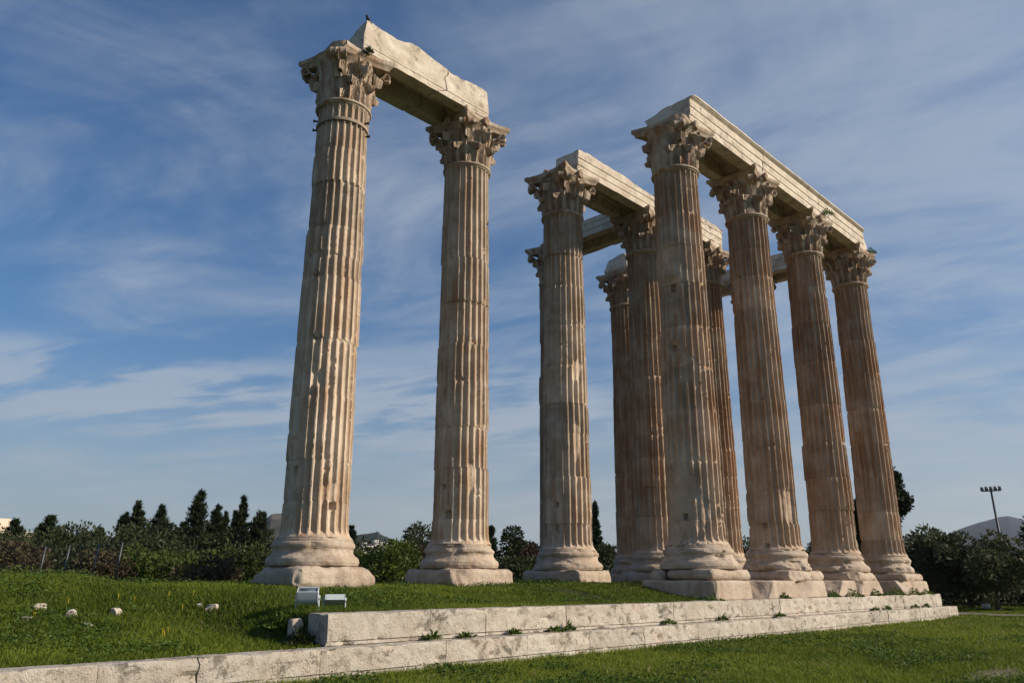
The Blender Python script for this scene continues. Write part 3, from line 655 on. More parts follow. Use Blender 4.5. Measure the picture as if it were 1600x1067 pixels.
# ------------------------------------------------------------------ stepped platform
def step_course(name, label, x0, x1, yf, ztop, zbot, depth, seed, blk, grooves, west_face=True):
    rng = np.random.RandomState(seed); x = x0; mb = MB(); ts = []
    while x < x1-.3:
        L_ = min(rng.uniform(*blk), x1-x)
        if x1-(x+L_) < .7: L_ = x1-x
        h = ztop-zbot; jy = rng.normal(0, .006); jz = rng.normal(0, .004)
        prof = [(0, 0)]
        for (g, gh, gd) in grooves: prof += [(0, g), (gd, g+.004), (gd, g+gh), (0, g+gh+.004)]
        prof += [(0, h-.02), (.012, h), (depth, h), (depth, 0)]
        Lp = []
        for i in range(len(prof)):
            a, b_ = np.array(prof[i]), np.array(prof[(i+1) % len(prof)]); k = max(1, int(np.linalg.norm(b_-a)/.07))
            for j in range(k): Lp.append(a+(b_-a)*j/k)
        Lp = np.array(Lp); n = len(Lp); m = max(3, int(L_/.09))
        X = np.linspace(x+.007, x+L_-.007, m)
        V = np.stack([np.repeat(X, n), np.tile(Lp[:, 0], m), np.tile(Lp[:, 1], m)], -1)
        pit = np.clip(fbm(V*np.array([.7, 1, 1.6]), 6, 4, seed+1)-.60, 0, 1)*.5
        e = np.exp(-np.minimum(V[:, 0]-x, x+L_-V[:, 0])/.03)*np.clip(fbm(V, 7, 3, seed+2)-.45, 0, 1)*.12
        et = np.exp(-np.abs(V[:, 2]-h)/.04)*np.clip(fbm(V, 4, 3, seed+3)-.5, 0, 1)*.14
        V[:, 1] += np.where(V[:, 1] < depth*.5, pit+e+et+(fbm(V, 2, 3, seed+4)-.5)*.014, 0)
        V[:, 2] -= np.where(V[:, 2] > h*.95, et*.6+e*.4, 0)
        V = V+np.array([0, yf+jy, zbot+jz])
        mb.add(V, quads=grid_faces(m, n, True)[:, ::-1], ngons=[list(range(n))[::-1], [(m-1)*n+i for i in range(n)]])
        ts.append(np.full(len(V), np.clip(rng.normal(1, .07), .8, 1.15)))
        x += L_
    o = mb.build(name, M_STEPT, None, sharp=35, tone=np.concatenate(ts)); return tag(o, label, 'step', 'stone steps along the temple platform')
M_STEPT = stone_mat('step_marble', (.51, .46, .395), (.43, .375, .31), streak=False, rust=(.42, .29, .21), rust_amt=.35, dark_amt=.8, speck=.7, bump=.8, use_tone=True)
upc = step_course('stone_step', 'upper course of pale blocks along the platform edge, its near end in shadow', X1W, X1E, Y1, Z1, -1.30, .62, 501, (1.5, 3.2), [(.085, .018, .03), (.155, .018, .03)])
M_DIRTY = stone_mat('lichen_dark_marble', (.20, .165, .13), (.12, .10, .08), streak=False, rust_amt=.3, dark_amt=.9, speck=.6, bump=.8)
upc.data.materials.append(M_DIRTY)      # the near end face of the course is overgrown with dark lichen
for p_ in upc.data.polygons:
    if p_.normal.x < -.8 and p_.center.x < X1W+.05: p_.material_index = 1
step_course('stone_step', 'lower course of pale blocks, running on left past the end of the upper course', -24.0, X2E, Y2, Z2, -2.0, .42, 511, (1.3, 2.9), [(.39, .018, .03)])
# return of both courses along the east end
# stylobate blocks under the right-hand row
sty = [(9.62, 12.6, ((1, -1, .2, 1.45), (-1, -1, .3, 1.93), (-1, -.3, 1, 1.52), (-.2, -1, .9, 1.40)), 'large squared block under the foremost right-hand column'),
       (12.7, 15.1, ((-1, -.5, .7, 1.05), (1, 0, 1, 1.1)), 'eroded low block between the first and second right-hand columns'),
       (15.18, 17.9, ((1, -.6, .4, 1.42), (-.4, -1, .5, 1.2)), 'low block under the second right-hand column'),
       (18.6, 20.4, ((1, 0, 1, .8), (-1, -.4, 1, .8)), 'worn low block half overgrown, left of the third right-hand column'),
       (20.45, 23.4, ((1, -.5, .8, 1.25), (-1, -.6, .6, 1.35)), 'low sloping block under the third right-hand column'),
       (25.9, 29.0, ((1, -.2, .9, 1.35), (-.3, -1, .6, 1.3)), 'low block under the rightmost column')]
for i, (a, b_, cuts, lab) in enumerate(sty):
    V, Q = rock_box(((b_-a)/2, 1.35, .30), .08, .075, 520+i, .035, cuts)
    tag(mk('stylobate_block', V, Q, mat=M_BASE, sharp=42, loc=((a+b_)/2, 0, -.39)), lab, 'stone block', 'foundation blocks under the right-hand row')

# ------------------------------------------------------------------ loose stones in the grass
stones = [(-7.52, 2.95, .15), (-7.99, 1.9, .12), (-7.15, 2.25, .17), (-6.34, 2.32, .19), (-7.11, 1.46, .09), (-4.76, 2.14, .11), (-4.71, 1.69, .15)]
labs = ['grey upright stone in the grass, second from the left edge', 'grey stone low in the grass, nearest the left edge', 'white stone in the grass, bright and angular, left of the larger dark-backed one', 'pale stone in the grass with a dark hollow on its left side', 'tiny pale stone in the grass below the two white ones', 'small grey stone beside a flat one in the grass', 'flat grey stone in the grass, farthest right of the loose stones']
STONES = []
for i, ((x, y, r_), lab) in enumerate(zip(stones, labs)):
    r_ *= .82
    rng = np.random.RandomState(600+i)
    cuts = [tuple(rng.normal(0, 1, 3))+(r_*rng.uniform(.55, .8),) for _ in range(7)]
    V, Q = rock_box((r_*1.15, r_*.9, r_*.7), r_*.4, .05, 600+i, .02, cuts)
    o = mk('loose_stone', V, Q, mat=M_ROCK, sharp=40, loc=(x, y, float(H(np.array([x]), np.array([y]))[0])+r_*.22)); o.rotation_euler = (0, 0, rng.uniform(0, 6))
    tag(o, lab, 'stone', 'loose stones in the grass')

# ------------------------------------------------------------------ floodlights at the end of the upper step
def floodlight(loc, rz, tilt, label, tray):
    root = thing('floodlight', label, 'floodlight', loc, rz, 'white floodlights in the grass')
    mb = MB(); wd, dp = .175, .125
    if not tray:
        a = np.linspace(0, np.pi, 12); prof = [(-dp, .16)]+[(-dp*np.cos(q), .02-.15*np.sin(q)) for q in a]+[(dp, .16), (dp-.03, .16)]+[((dp-.03)*np.cos(q), .02-.12*np.sin(q)) for q in a]+[(-dp+.03, .16)]
    else:
        prof = [(-dp, .06), (-dp*.9, -.05), (dp*.9, -.05), (dp, .06), (dp-.025, .06), (dp*.82, -.03), (-dp*.82, -.03), (-dp+.025, .06)]
    pr = np.array(prof); n = len(pr); m = 4; X = np.linspace(-wd, wd, m)
    V = np.stack([np.repeat(X, n), np.tile(pr[:, 0], m), np.tile(pr[:, 1], m)], -1)
    mb.add(V, quads=grid_faces(m, n, True))
    for sx in (-1, 1):
        k = n//2 if tray else 14
        e = np.array([(sx*(wd+.006), p[0], p[1]) for p in pr[:k]]); e2 = e+np.array([sx*.015, 0, 0])
        mb.add(np.concatenate([e, e2]), quads=np.array([[i, (i+1) % k, k+(i+1) % k, k+i] for i in range(k)]), ngons=[list(range(k)), [k+i for i in range(k)][::-1]])
    rot = Matrix.Rotation(tilt, 4, 'X')
    hs = mb.build('housing', M_WHITE, root, sharp=35, loc=(0, 0, .38)); hs.rotation_euler = (tilt, 0, 0)
    g = MB(); g.box((0, 0, .05 if tray else .13), (wd-.01, dp-.035, .006)); g.build('glass', M_GLASS, hs)
    k = MB()
    for sx in (-1, 1): k.tube([(sx*(wd+.035), 0, .38), (sx*(wd+.035), 0, .12)], .018, 6)
    k.tube([(-wd-.035, 0, .12), (wd+.035, 0, .12)], .018, 6); k.tube([(0, 0, .12), (0, 0, -.1)], .03, 8)
    for sx in (-1, 1): k.tube([(sx*(wd+.012), 0, .38), (sx*(wd+.055), 0, .38)], .045, 10)
    k.build('bracket', M_WHITE, root, sharp=40)
    return root
FL = [(-3.85, -.35), (-3.10, -.15)]
floodlight((FL[0][0], FL[0][1], -.80), math.radians(-38), math.radians(22), 'upright white floodlight with a rounded back, left of the flat one', False)
floodlight((FL[1][0], FL[1][1], -.86), math.radians(-30), math.radians(-28), 'flat white floodlight tilted over the grass, right of the upright one', True)
V, Q = rock_box((.13, .10, .17), .05, .05, 650, .03, ((.5, -.5, 1, .16),))
tag(mk('broken_stone', V, Q, mat=M_ROCK, sharp=40, loc=(-4.42, -.9, -.93)), 'broken pale stone post below the upright floodlight', 'stone', None)

# ------------------------------------------------------------------ pigeon on the beam
M_BIRD = plain_mat('feathers', (.03, .032, .038), .7, 0, .3, 20)
mb = MB()
bp_ = np.array([(-.14, 0, -.05), (-.09, 0, .03), (-.04, 0, .10), (.01, 0, .18), (.03, 0, .24), (.035, 0, .28), (.055, 0, .292), (.09, 0, .285)])
mb.tube(bp_, [.012, .035, .062, .058, .036, .034, .022, .004], 10); 
mb.tube([(-.02, .02, .07), (-.015, .022, -.005)], .008, 5); mb.tube([(-.02, -.02, .07), (-.015, -.022, -.005)], .008, 5)
bird = mb.build('pigeon', M_BIRD, None, smooth=True, loc=(.12, 4.66, 17.47)); bird.rotation_euler = (0, 0, 2.2)
tag(bird, 'small dark pigeon perched on the corner of the detached beam', 'bird')

# ------------------------------------------------------------------ vegetation
def leaf_cards(P, D, L_, Wd, rng):
    """one kite-shaped leaf clump per point P along direction D"""
    n = len(P); D = D/np.maximum(np.linalg.norm(D, axis=1, keepdims=True), 1e-6)
    a = rng.normal(size=(n, 3)); s = np.cross(D, a); s /= np.maximum(np.linalg.norm(s, axis=1, keepdims=True), 1e-6)
    L_ = np.broadcast_to(L_, (n,))[:, None]; Wd = np.broadcast_to(Wd, (n,))[:, None]
    V = np.stack([P, P+D*L_*.45+s*Wd*.5, P+D*L_, P+D*L_*.45-s*Wd*.5], 1).reshape(-1, 3)
    return V, np.arange(4*n).reshape(n, 4)
LM = dict(
    cypress=leaf_mat('cypress_foliage', (.011, .019, .008), (.036, .052, .020), .14),
    dark=leaf_mat('dark_foliage', (.019, .030, .010), (.062, .076, .028), .2),
    green=leaf_mat('green_foliage', (.020, .032, .008), (.066, .088, .020), .2),
    pine=leaf_mat('pine_foliage', (.014, .024, .009), (.042, .058, .020), .15),
    olive=leaf_mat('olive_foliage', (.030, .042, .020), (.088, .104, .050), .25),
    brush=leaf_mat('dry_brush', (.040, .032, .019), (.100, .080, .045), .2),
    red=leaf_mat('reddish_brush', (.040, .026, .018), (.090, .060, .042), .2),
    autumn=leaf_mat('autumn_foliage', (.07, .04, .012), (.20, .11, .03), .25),
    bright=leaf_mat('fresh_pine_foliage', (.026, .044, .008), (.105, .140, .024), .25),
    weed=leaf_mat('weed_foliage', (.030, .062, .009), (.100, .158, .026), .35),
    grass=leaf_mat('grass_blades', (.044, .080, .007), (.185, .228, .026), .4))
def trunk(root, h, r_, rng, limbs=4, lean=0.0, spread=.3, top=.9):
    mb = MB(); n = 7; z = np.linspace(-.4, h*top, n)
    pts = np.stack([lean*z+np.r_[0, rng.normal(0, .04*h*.3, n-1)], np.r_[0, rng.normal(0, .04*h*.3, n-1)], z], -1)
    mb.tube(pts, np.linspace(r_, r_*.25, n), 8)
    for i in range(limbs):
        k = rng.randint(2, n-1); a = rng.uniform(0, 6.28); l = h*rng.uniform(.5, 1)*spread
        p0 = pts[k]; p1 = p0+np.array([math.cos(a)*l*.5, math.sin(a)*l*.5, l*.45]); p2 = p0+np.array([math.cos(a)*l, math.sin(a)*l, l*.8])
        mb.tube([p0, p1, p2], [r_*.5, r_*.3, r_*.1], 6)
    return mb.build('trunk', M_BARK, root, smooth=True)
def cypress(x, y, ztop, wd, label, seed, ragged=.5, bend=0.0, name='cypress_tree', mat='cypress', cone=1.0, group='cypresses beyond the temple'):
    rng = np.random.RandomState(seed); zb = -2.1; h = ztop-zb
    root = thing(name, label, 'tree', (x, y, zb), 0, group)
    trunk(root, h, .16+.01*h, rng, 0, top=.8)
    n = int(5200+900*h)
    # clumped boughs: each bough a short plume on the cone
    nb = int(90+20*h); bz = rng.beta(1.1, 1.25, nb)*.97; ba = rng.uniform(0, 6.283, nb)
    prof = np.interp(bz, [0, .08, .3, .6, .85, 1], [.85, 1.05, 1.05, .86*cone, .36*cone, .02])
    br = wd/2*prof*(1.12-ragged*.9*rng.rand(nb)**1.3); bs = wd*.075*(.6+.8*rng.rand(nb))*(1-.45*bz)
    k = rng.randint(0, nb, n)
    g = rng.normal(size=(n, 3))
    bx = .3*bend*np.clip(bz-.75, 0, 1)**1.5*h
    q = rng.rand(n)**.8
    P = np.stack([np.cos(ba[k])*br[k]*q+bx[k], np.sin(ba[k])*br[k]*q, bz[k]*h+br[k]*(.10-.55*ragged*q+.35*q**2)], -1)+g*(bs[k]*(1-.5*q))[:, None]*np.array([.55, .55, .75])
    P[:, 2] = np.minimum(P[:, 2], h)
    D = np.stack([np.cos(ba[k])*.7, np.sin(ba[k])*.7, np.full(n, 1.1)], -1)+rng.normal(0, .45, (n, 3))
    V, Q = leaf_cards(P, D, rng.uniform(.2, .5, n), rng.uniform(.05, .11, n), rng)
    tone = np.repeat(np.clip(rng.rand(nb)[k]*.7+rng.rand(n)*.4, 0, 1), 4)
    mk('crown', V, Q, mat=LM[mat], parent=root, tone=tone); return root
def bushy(name, x, y, ztop, wd, label, seed, mat, zb=-2.1, lo=.12, nbl=26, leaf=.24, flat=1.0, trunk_r=.14, cat='tree', group=None, limbs=4, dens=1.0, lean=0.0):
    rng = np.random.RandomState(seed); h = ztop-zb
    root = thing(name, label, cat, (x, y, zb), 0, group)
    trunk(root, h, trunk_r, rng, limbs, lean, .35, .8)
    # crown as many overlapping leafy puffs of different size on an uneven dome
    c = rng.normal(size=(nbl, 3)); c /= np.linalg.norm(c, axis=1, keepdims=True); c *= (rng.rand(nbl)**.45)[:, None]
    r_b = rng.uniform(.16, .34, nbl)
    hz = h*(1-lo)/2; Cn = c*np.array([wd/2*.80, wd/2*.80, hz*.80])*np.array([1, 1, flat]); Cn[:, 2] += h*lo+hz
    Rb = r_b*min(wd, 2.2*hz)*.78
    Cn[:, 2] = np.minimum(Cn[:, 2], h-Rb*.75); Cn[:, 0] += lean*Cn[:, 2]
    n = int(dens*min(16000, 2600+170*wd*h)); k = rng.choice(nbl, n, p=Rb**2/np.sum(Rb**2))
    g = rng.normal(size=(n, 3)); g /= np.linalg.norm(g, axis=1, keepdims=True)
    rad = Rb[k]*(.55+.5*rng.rand(n)**.6)*(.75+.5*fbm(Cn[k]+g*Rb[k][:, None], 1.6, 2, seed))
    P = Cn[k]+g*rad[:, None]*np.array([1, 1, .85])
    D = g+rng.normal(0, .55, (n, 3))+np.array([0, 0, .25])
    V, Q = leaf_cards(P, D, leaf*rng.uniform(.6, 1.5, n), leaf*rng.uniform(.35, .8, n), rng)
    tone = np.repeat(np.clip(rng.rand(nbl)[k]*.55+rng.rand(n)*.5, 0, 1), 4)
    mk('crown', V, Q, mat=LM[mat], parent=root, tone=tone); return root
def cart(kind, *a): return kind, a
TREES = [
 ('cone', 12.5, 77.3, 5.5, 3.1, 'dense cone shaped cypress beside the pale building at the left edge'),
 ('cone', 15.2, 76.5, 5.9, 3.5, 'second cone shaped cypress from the left edge'),
 ('cone', 21.3, 79.7, 5.3, 2.2, 'small dark cypress tip between the broad ragged tree and the tall cypresses'),
 ('cyp', 19.8, 69.6, 6.3, 2.5, 'ragged cypress just left of the one with a curled tip', .1),
 ('cyp', 20.2, 67.3, 7.2, 2.5, 'ragged cypress with its tip curling over to the left', -.9),
 ('cyp', 23.6, 70.2, 7.2, 3.0, 'blunt dark cypress behind the rounded green pine', 0),
 ('cone', 29.1, 76.5, 6.1, 2.6, 'low cypress left of the tallest ragged spire', 0),
 ('spire', 21.6, 57.9, 7.7, 3.3, 'tallest ragged cypress spire with drooping boughs and a hooked tip', .8),
 ('cyp', 24.8, 60.8, 6.7, 2.6, 'cypress with a lopsided top right of the tallest spire', .7),
 ('cyp', 29.3, 67.5, 6.7, 2.4, 'shorter cypress third to the right of the tallest spire', -.3),
 ('cyp', 28.3, 63.5, 6.5, 1.2, 'thin pole-like cypress left of the pointed spire', .2),
 ('spire', 27.0, 59.7, 7.6, 2.3, 'slender pointed cypress spire left of the leftmost column', 0),
 ('cyp', 25.5, 53.6, 5.7, 3.8, 'wide dark cypress touching the leftmost column', .2),
 ('cone', 39.4, 59.0, 5.3, 1.8, 'small cypress just right of the leftmost column'),
 ('cyp', 47.3, 45.8, 5.1, 1.7, 'narrow cypress just right of the second column', 0),
 ('cyp', 62.6, 44.1, 8.7, 1.4, 'tall thin cypress edging the right side of the middle beam column', 0),
 ('cyp', 57.4, 12.1, 6.6, 2.2, 'dark cypress in the gap between the last two columns', 0)]
for i, T in enumerate(TREES):
    k, x, y, zt, wd, lab = T[:6]; bd = T[6] if len(T) > 6 else 0
    cypress(x, y, zt+(.15), wd*1.15, lab, 700+i, {'cone': .28, 'cyp': .55, 'spire': .8}[k], bd, cone={'cone': 1.0, 'cyp': .85, 'spire': .8}[k])
BUSH = [
 ('tree', 18.9, 78.0, 5.0, 6.0, 'round dark tree between the second and third left cypresses', 'dark', .0, 26),
 ('tree', 17.0, 60.5, 4.6, 5.0, 'dark spreading tree below the ragged curled cypress', 'dark', .0, 26),
 ('tree', 20.5, 62.5, 5.3, 4.6, 'tall dark tree filling the gap right of the curled cypress', 'dark', .0, 24),
 ('tree', 25.5, 66.8, 5.6, 5.2, 'dark bushy tree behind the blunt cypress', 'pine', .0, 24),
 ('tree', 23.2, 56.0, 4.6, 4.0, 'dark tree at the foot of the tallest spire', 'dark', .0, 24),
 ('tree', 28.6, 60.0, 5.0, 4.4, 'dark tree between the thin cypress and the pointed spire', 'pine', .0, 24),
 ('tree', 9.5, 70.0, 4.2, 6.0, 'dull dark green tree in front of the second left cypress', 'dark', .0, 26),
 ('tree', 7.2, 62.0, 2.8, 5.5, 'low dark tree left of the fence posts', 'dark', .0, 24),
 ('tree', 14.4, 66.2, 4.6, 8.6, 'broad dark tree with a thin ragged top, behind the fence posts', 'dark', .05, 34),
 ('tree', 24.4, 74.2, 6.2, 5.1, 'brownish round tree behind the curled cypress', 'brush', .1, 26),
 ('pine_tree', 11.5, 40.6, 2.3, 7.4, 'rounded bright green pine, low and bushy, left of the columns', 'bright', .02, 30),
 ('shrub', 10.5, 32.2, 1.2, 4.1, 'dry brown shrub in front of the rounded green pine, nearest the columns', 'brush', .0, 22),
 ('shrub', 8.1, 39.8, 1.8, 3.7, 'dark brownish shrub left of the rounded green pine', 'brush', .0, 22),
 ('shrub', 3.5, 43.5, 2.0, 6.3, 'wide brown shrub at the left edge above the mound', 'brush', .0, 26),
 ('shrub', 12.2, 56.4, 2.6, 4.8, 'dull green shrub behind the fence posts', 'olive', .0, 24),
 ('shrub', 18.9, 43.6, 2.6, 4.0, 'green bush under the wide dark cypress by the leftmost column', 'green', .0, 24),
 ('shrub', 20.2, 49.7, 3.1, 3.1, 'yellow-green bush below the pointed cypress spires', 'green', .0, 24),
 ('shrub', 28.1, 42.5, 3.0, 2.9, 'green bush touching the right edge of the leftmost column', 'green', .0, 24),
 ('pine_tree', 24.3, 32.9, 2.6, 5.0, 'rounded green pine between the two leftmost columns', 'bright', .02, 30),
 ('tree', 35.4, 43.1, 5.0, 4.9, 'dark round tree left of the second column', 'dark', .05, 26),
 ('shrub', 34.1, 40.3, 3.4, 3.0, 'reddish brown shrub against the second column', 'red', .0, 22),
 ('pine_tree', 45.2, 40.7, 4.8, 3.9, 'open dark pine with a notched crown right of the second column', 'pine', .12, 16),
 ('shrub', 39.2, 32.5, 3.2, 2.9, 'reddish bare shrub left of the middle beam column', 'red', .0, 24),
 ('shrub', 34.7, 31.5, 2.3, 4.3, 'low dark green bush below the open pine', 'dark', .0, 24),
 ('tree', 59.0, 39.9, 4.8, 3.7, 'dark grey tree in the gap right of the middle beam column', 'dark', .0, 24),
 ('tree', 71.4, 29.7, 4.3, 4.8, 'dark tree in the gap left of the second right-hand column', 'dark', .0, 24),
 ('olive_tree', 69.5, 22.1, 4.6, 3.9, 'grey-green tree in the gap left of the third right-hand column', 'olive', .0, 24),
 ('olive_tree', 42.7, 2.5, 3.1, 6.9, 'round grey olive tree right beside the rightmost column', 'olive', .22, 30),
 ('olive_tree', 41.6, -1.1, 2.6, 6.6, 'round grey olive tree nearest the right edge, under the light mast', 'olive', .24, 30),
 ('olive_tree', 47.0, 1.9, 2.1, 5.2, 'olive tree behind and between the two round grey ones', 'olive', .1, 26),
 ('pine_tree', 45.3, -3.75, 4.6, 4.0, 'dark pine with layered boughs at the right edge', 'pine', .2, 20),
 ('tree', 55.7, -0.4, 1.7, 2.7, 'small orange leaved tree low at the right edge', 'autumn', .1, 20),
 ('tree', 58.5, 8.8, 3.4, 4.1, 'dull green tree behind the round olive by the rightmost column', 'green', .0, 22),
 ('tree', 5.3, 53.3, 1.9, 4.0, 'low dark tree in front of the pale building at the left edge', 'dark', .0, 20),
 ('tree', 28.7, 54.1, 4.3, 5.4, 'dark leafy tree behind the wide cypress by the leftmost column', 'dark', .0, 24),
 ('tree', 33.1, 45.0, 2.5, 3.7, 'dark low tree behind the rounded pine between the two leftmost columns', 'dark', .0, 22),
 ('tree', 68.5, 24.3, 3.2, 4.7, 'low dark tree deep in the gap right of the second right-hand column', 'dark', .0, 22),
 ('tree', 48.0, 37.7, 3.5, 3.9, 'dark low tree just left of the middle beam column', 'dark', .0, 22)]
for i, (nm, x, y, zt, wd, lab, mt, lo, nb) in enumerate(BUSH):
    far_ = math.hypot(x-CAM[0], y-CAM[1])
    bushy(nm, x, y, zt, wd*1.12, lab, 800+i, mt, lo=lo, nbl=nb, leaf=.15+.0014*far_, cat='shrub' if nm == 'shrub' else 'tree', group='trees and shrubs beyond the temple',
          trunk_r=.08 if nm == 'shrub' else .17)
# dense dark belt of undergrowth behind the temple, one mass
rng = np.random.RandomState(77); pts = []
def belt(az0, az1, d0, d1, h0, h1, n, wob):
    a = np.radians(rng.uniform(az0, az1, n)); d = rng.uniform(d0, d1, n)
    P = np.stack([CAM[0]+d*np.cos(a), CAM[1]+d*np.sin(a), 0*a], -1)
    hh = h0+(h1-h0)*fbm(P*np.array([1, 1, 0]), .30, 3, wob); P[:, 2] = -2.0+hh*rng.rand(n)**.75
    return P
Pb = np.concatenate([belt(48, 80, 66, 90, 1.2, 7.6, 60000, 3), belt(17, 48, 82, 100, 2.0, 6.0, 26000, 5), belt(8, 19, 66, 84, 1.5, 5.5, 16000, 7)])
Db = rng.normal(size=Pb.shape)+np.array([0, 0, .4])
V, Q = leaf_cards(Pb, Db, rng.uniform(.15, .40, len(Pb)), rng.uniform(.10, .22, len(Pb)), rng)
tag(mk('undergrowth', V, Q, mat=LM['dark'], tone=np.repeat(rng.rand(len(Pb))*.4, 4)), kind='stuff')

# dark umbrella-topped tree behind the rightmost column
def umbrella(x, y, ztop, label, seed):
    rng = np.random.RandomState(seed); zb = -2.1; h = ztop-zb
    root = thing('pine_tree', label, 'tree', (x, y, zb), 0, 'trees and shrubs beyond the temple')
    mb = MB(); mb.tube([(0, 0, -.3), (.1, .05, h*.4), (-.05, .1, h*.75), (0, 0, h*.92)], [.3, .24, .18, .06], 8)
    mb.build('trunk', M_BARK, root, smooth=True)
    blobs = [(0, 0, h*.78, 1.35, 2.0), (.45, -1.0, h*.70, 1.0, .9), (.2, -.7, h*.84, .8, 1.1), (-.3, .8, h*.72, 1.1, 1.3), (0, 0, h*.93, .55, .75), (0, -.1, h*.42, .75, 1.9), (0, .1, h*.2, 1.0, 1.6), (-.2, -.4, h*.56, .5, .8)]
    Ps, ks = [], []
    for i, (bx, by, bz, r_, rz) in enumerate(blobs):
        n = int(2400*r_*rz); g = rng.normal(size=(n, 3)); g /= np.linalg.norm(g, axis=1, keepdims=True)
        rr = (.55+.5*rng.rand(n))*(.7+.6*fbm(g*2+i*3, 1.4, 2, seed)); Ps.append(np.array([bx, by, bz])+g*rr[:, None]*np.array([r_, r_, rz])); ks.append(np.full(n, rng.rand()))
    P = np.concatenate(Ps)*np.array([.78, .78, 1]); n = len(P)
    V, Q = leaf_cards(P, rng.normal(size=(n, 3))+np.array([0, 0, .5]), rng.uniform(.18, .4, n), rng.uniform(.1, .2, n), rng)
    mk('crown', V, Q, mat=LM['cypress'], parent=root, tone=np.repeat(np.clip(np.concatenate(ks)*.5+rng.rand(n)*.4, 0, 1), 4))
umbrella(53.3, 8.3, 8.9, 'tall dark tree with a heavy rounded head rising behind the rightmost column', 880)

# palm beside the leftmost cypress
def palm(x, y, ztop, label):
    zb = -2.1; h = ztop-zb; root = thing('palm_tree', label, 'tree', (x, y, zb))
    MB().tube([(0, 0, -.3), (.05, 0, h*.5), (0, 0, h*.86)], [.3, .24, .22], 10).build('trunk', M_BARK, root, smooth=True)
    rng = np.random.RandomState(5); Ps, Ds = [], []
    for i in range(46):
        a = rng.uniform(0, 6.283); el = rng.uniform(-.5, 1.2); L_ = rng.uniform(1.5, 2.1)
        s = np.linspace(.05, 1, 26); d = np.array([math.cos(a), math.sin(a)])
        r_ = L_*s*math.cos(el*.8); z = h*.86+L_*(s*math.sin(el)-.55*s**2)
        side = np.array([-d[1], d[0], 0])
        for sg in (-1, 1):
            Ps.append(np.stack([d[0]*r_, d[1]*r_, z], -1)); Ds.append(np.tile(np.array([d[0]*.6, d[1]*.6, -.15])+sg*side*.8, (26, 1)))
    P = np.concatenate(Ps); D = np.concatenate(Ds); V, Q = leaf_cards(P, D, .32, .05, rng)
    mk('crown', V, Q, mat=LM['olive'], parent=root, tone=np.repeat(rng.rand(len(P)), 4))
palm(13.4, 73.0, 4.3, 'palm tree with spiky fronds right of the leftmost cone cypress')

# weeds growing from joints and capitals
def weed(x, y, z, r_, h, label, seed, group, up=1.0, mat='weed', n=170):
    rng = np.random.RandomState(seed); g = np.clip(rng.normal(size=(n, 3)), -1.6, 1.6)*np.array([r_*.30, r_*.30, h*.35]); g[:, 2] = np.abs(g[:, 2])*np.exp(-(np.hypot(g[:, 0], g[:, 1])/(r_*.4))**2)
    D = g*np.array([1.5, 1.5, .5])+np.array([0, -.05, .14*up])+rng.normal(0, .07, (n, 3))
    V, Q = leaf_cards(g, D, rng.uniform(.05, .13, n), rng.uniform(.025, .06, n), rng)
    tag(mk('weed', V, Q, mat=LM[mat], tone=np.repeat(rng.rand(n), 4), loc=(x, y, z)), label, 'plant', group)
weed(22.55, -1.12, 16.4, .45, .6, 'green plant sprouting from the third right-hand capital against the long beam', 901, 'plants growing on the capitals', n=260)
weed(28.35, -.95, 16.3, .4, .5, 'green plant on the rightmost capital at the end of the long beam', 902, 'plants growing on the capitals', n=220)
weed(0.1, 4.45, 16.2, .2, .3, 'dark dry tuft on the abacus of the leftmost column', 904, 'plants growing on the capitals', n=150, mat='dark')
wl = [(-2.0, 'yellowish weed in the step joint nearest the shadowed end'), (-1.1, 'second weed from the shadowed end, in the step joint'), (.3, 'leafy weed in the step joint below the second column'), (1.6, 'small weed in the joint left of the darkest stained block'),
      (2.1, 'taller of two close weeds in the joint below the gap after the second column'), (6.2, 'weed in the joint below the middle beam column'), (9.0, 'small weed in the joint left of the foremost right-hand column'), (12.6, 'low weed in the joint below the foremost right-hand column'),
      (20.6, 'weed in the joint below the third right-hand column'), (22.0, 'tall leafy weed standing in the joint near the right end of the steps'), (25.2, 'bushy weed in the joint under the rightmost column'), (26.6, 'last weed in the joint before the right end of the steps')]
for i, (x, lab) in enumerate(wl):
    rr = np.random.RandomState(920+i); hh = .18 if 'tall' not in lab else .36
    weed(x, Y1-.14, Z2+.01, .14+.12*rr.rand(), hh*.7+.1*rr.rand(), lab, 930+i, 'weeds in the joint between the steps', n=80)
weed(-4.52, -1.25, -1.2, .45, .5, 'dark weeds against the shadowed end of the upper step', 949, 'weeds along the low blocks', n=420, mat='dark')
weed(-4.4, -.35, -.95, .5, .4, 'leafy weeds under the two floodlights', 948, 'weeds along the low blocks', n=320)
sw = [(13.9, .35, .3, 'weed between the low blocks right of the foremost right-hand column'), (17.9, .4, .4, 'weed at the corner of the block under the second right-hand column'), (19.6, .7, .45, 'bushy weed on the worn low block'), (22.0, .55, .4, 'dark bushy weed before the block of the third right-hand column'),
      (24.4, .8, .5, 'broad green weed between the last two columns'), (26.6, .7, .45, 'bushy weed in front of the rightmost block'), (28.2, .7, .4, 'dry grassy tuft at the right end of the upper step'), (9.3, .5, .3, 'dark weed in the shade left of the large squared block')]
for i, (x, r_, h_, lab) in enumerate(sw):
    weed(x, -1.40, -.68, r_, h_, lab, 950+i, 'weeds along the low blocks', n=300 if r_ > .5 else 160)

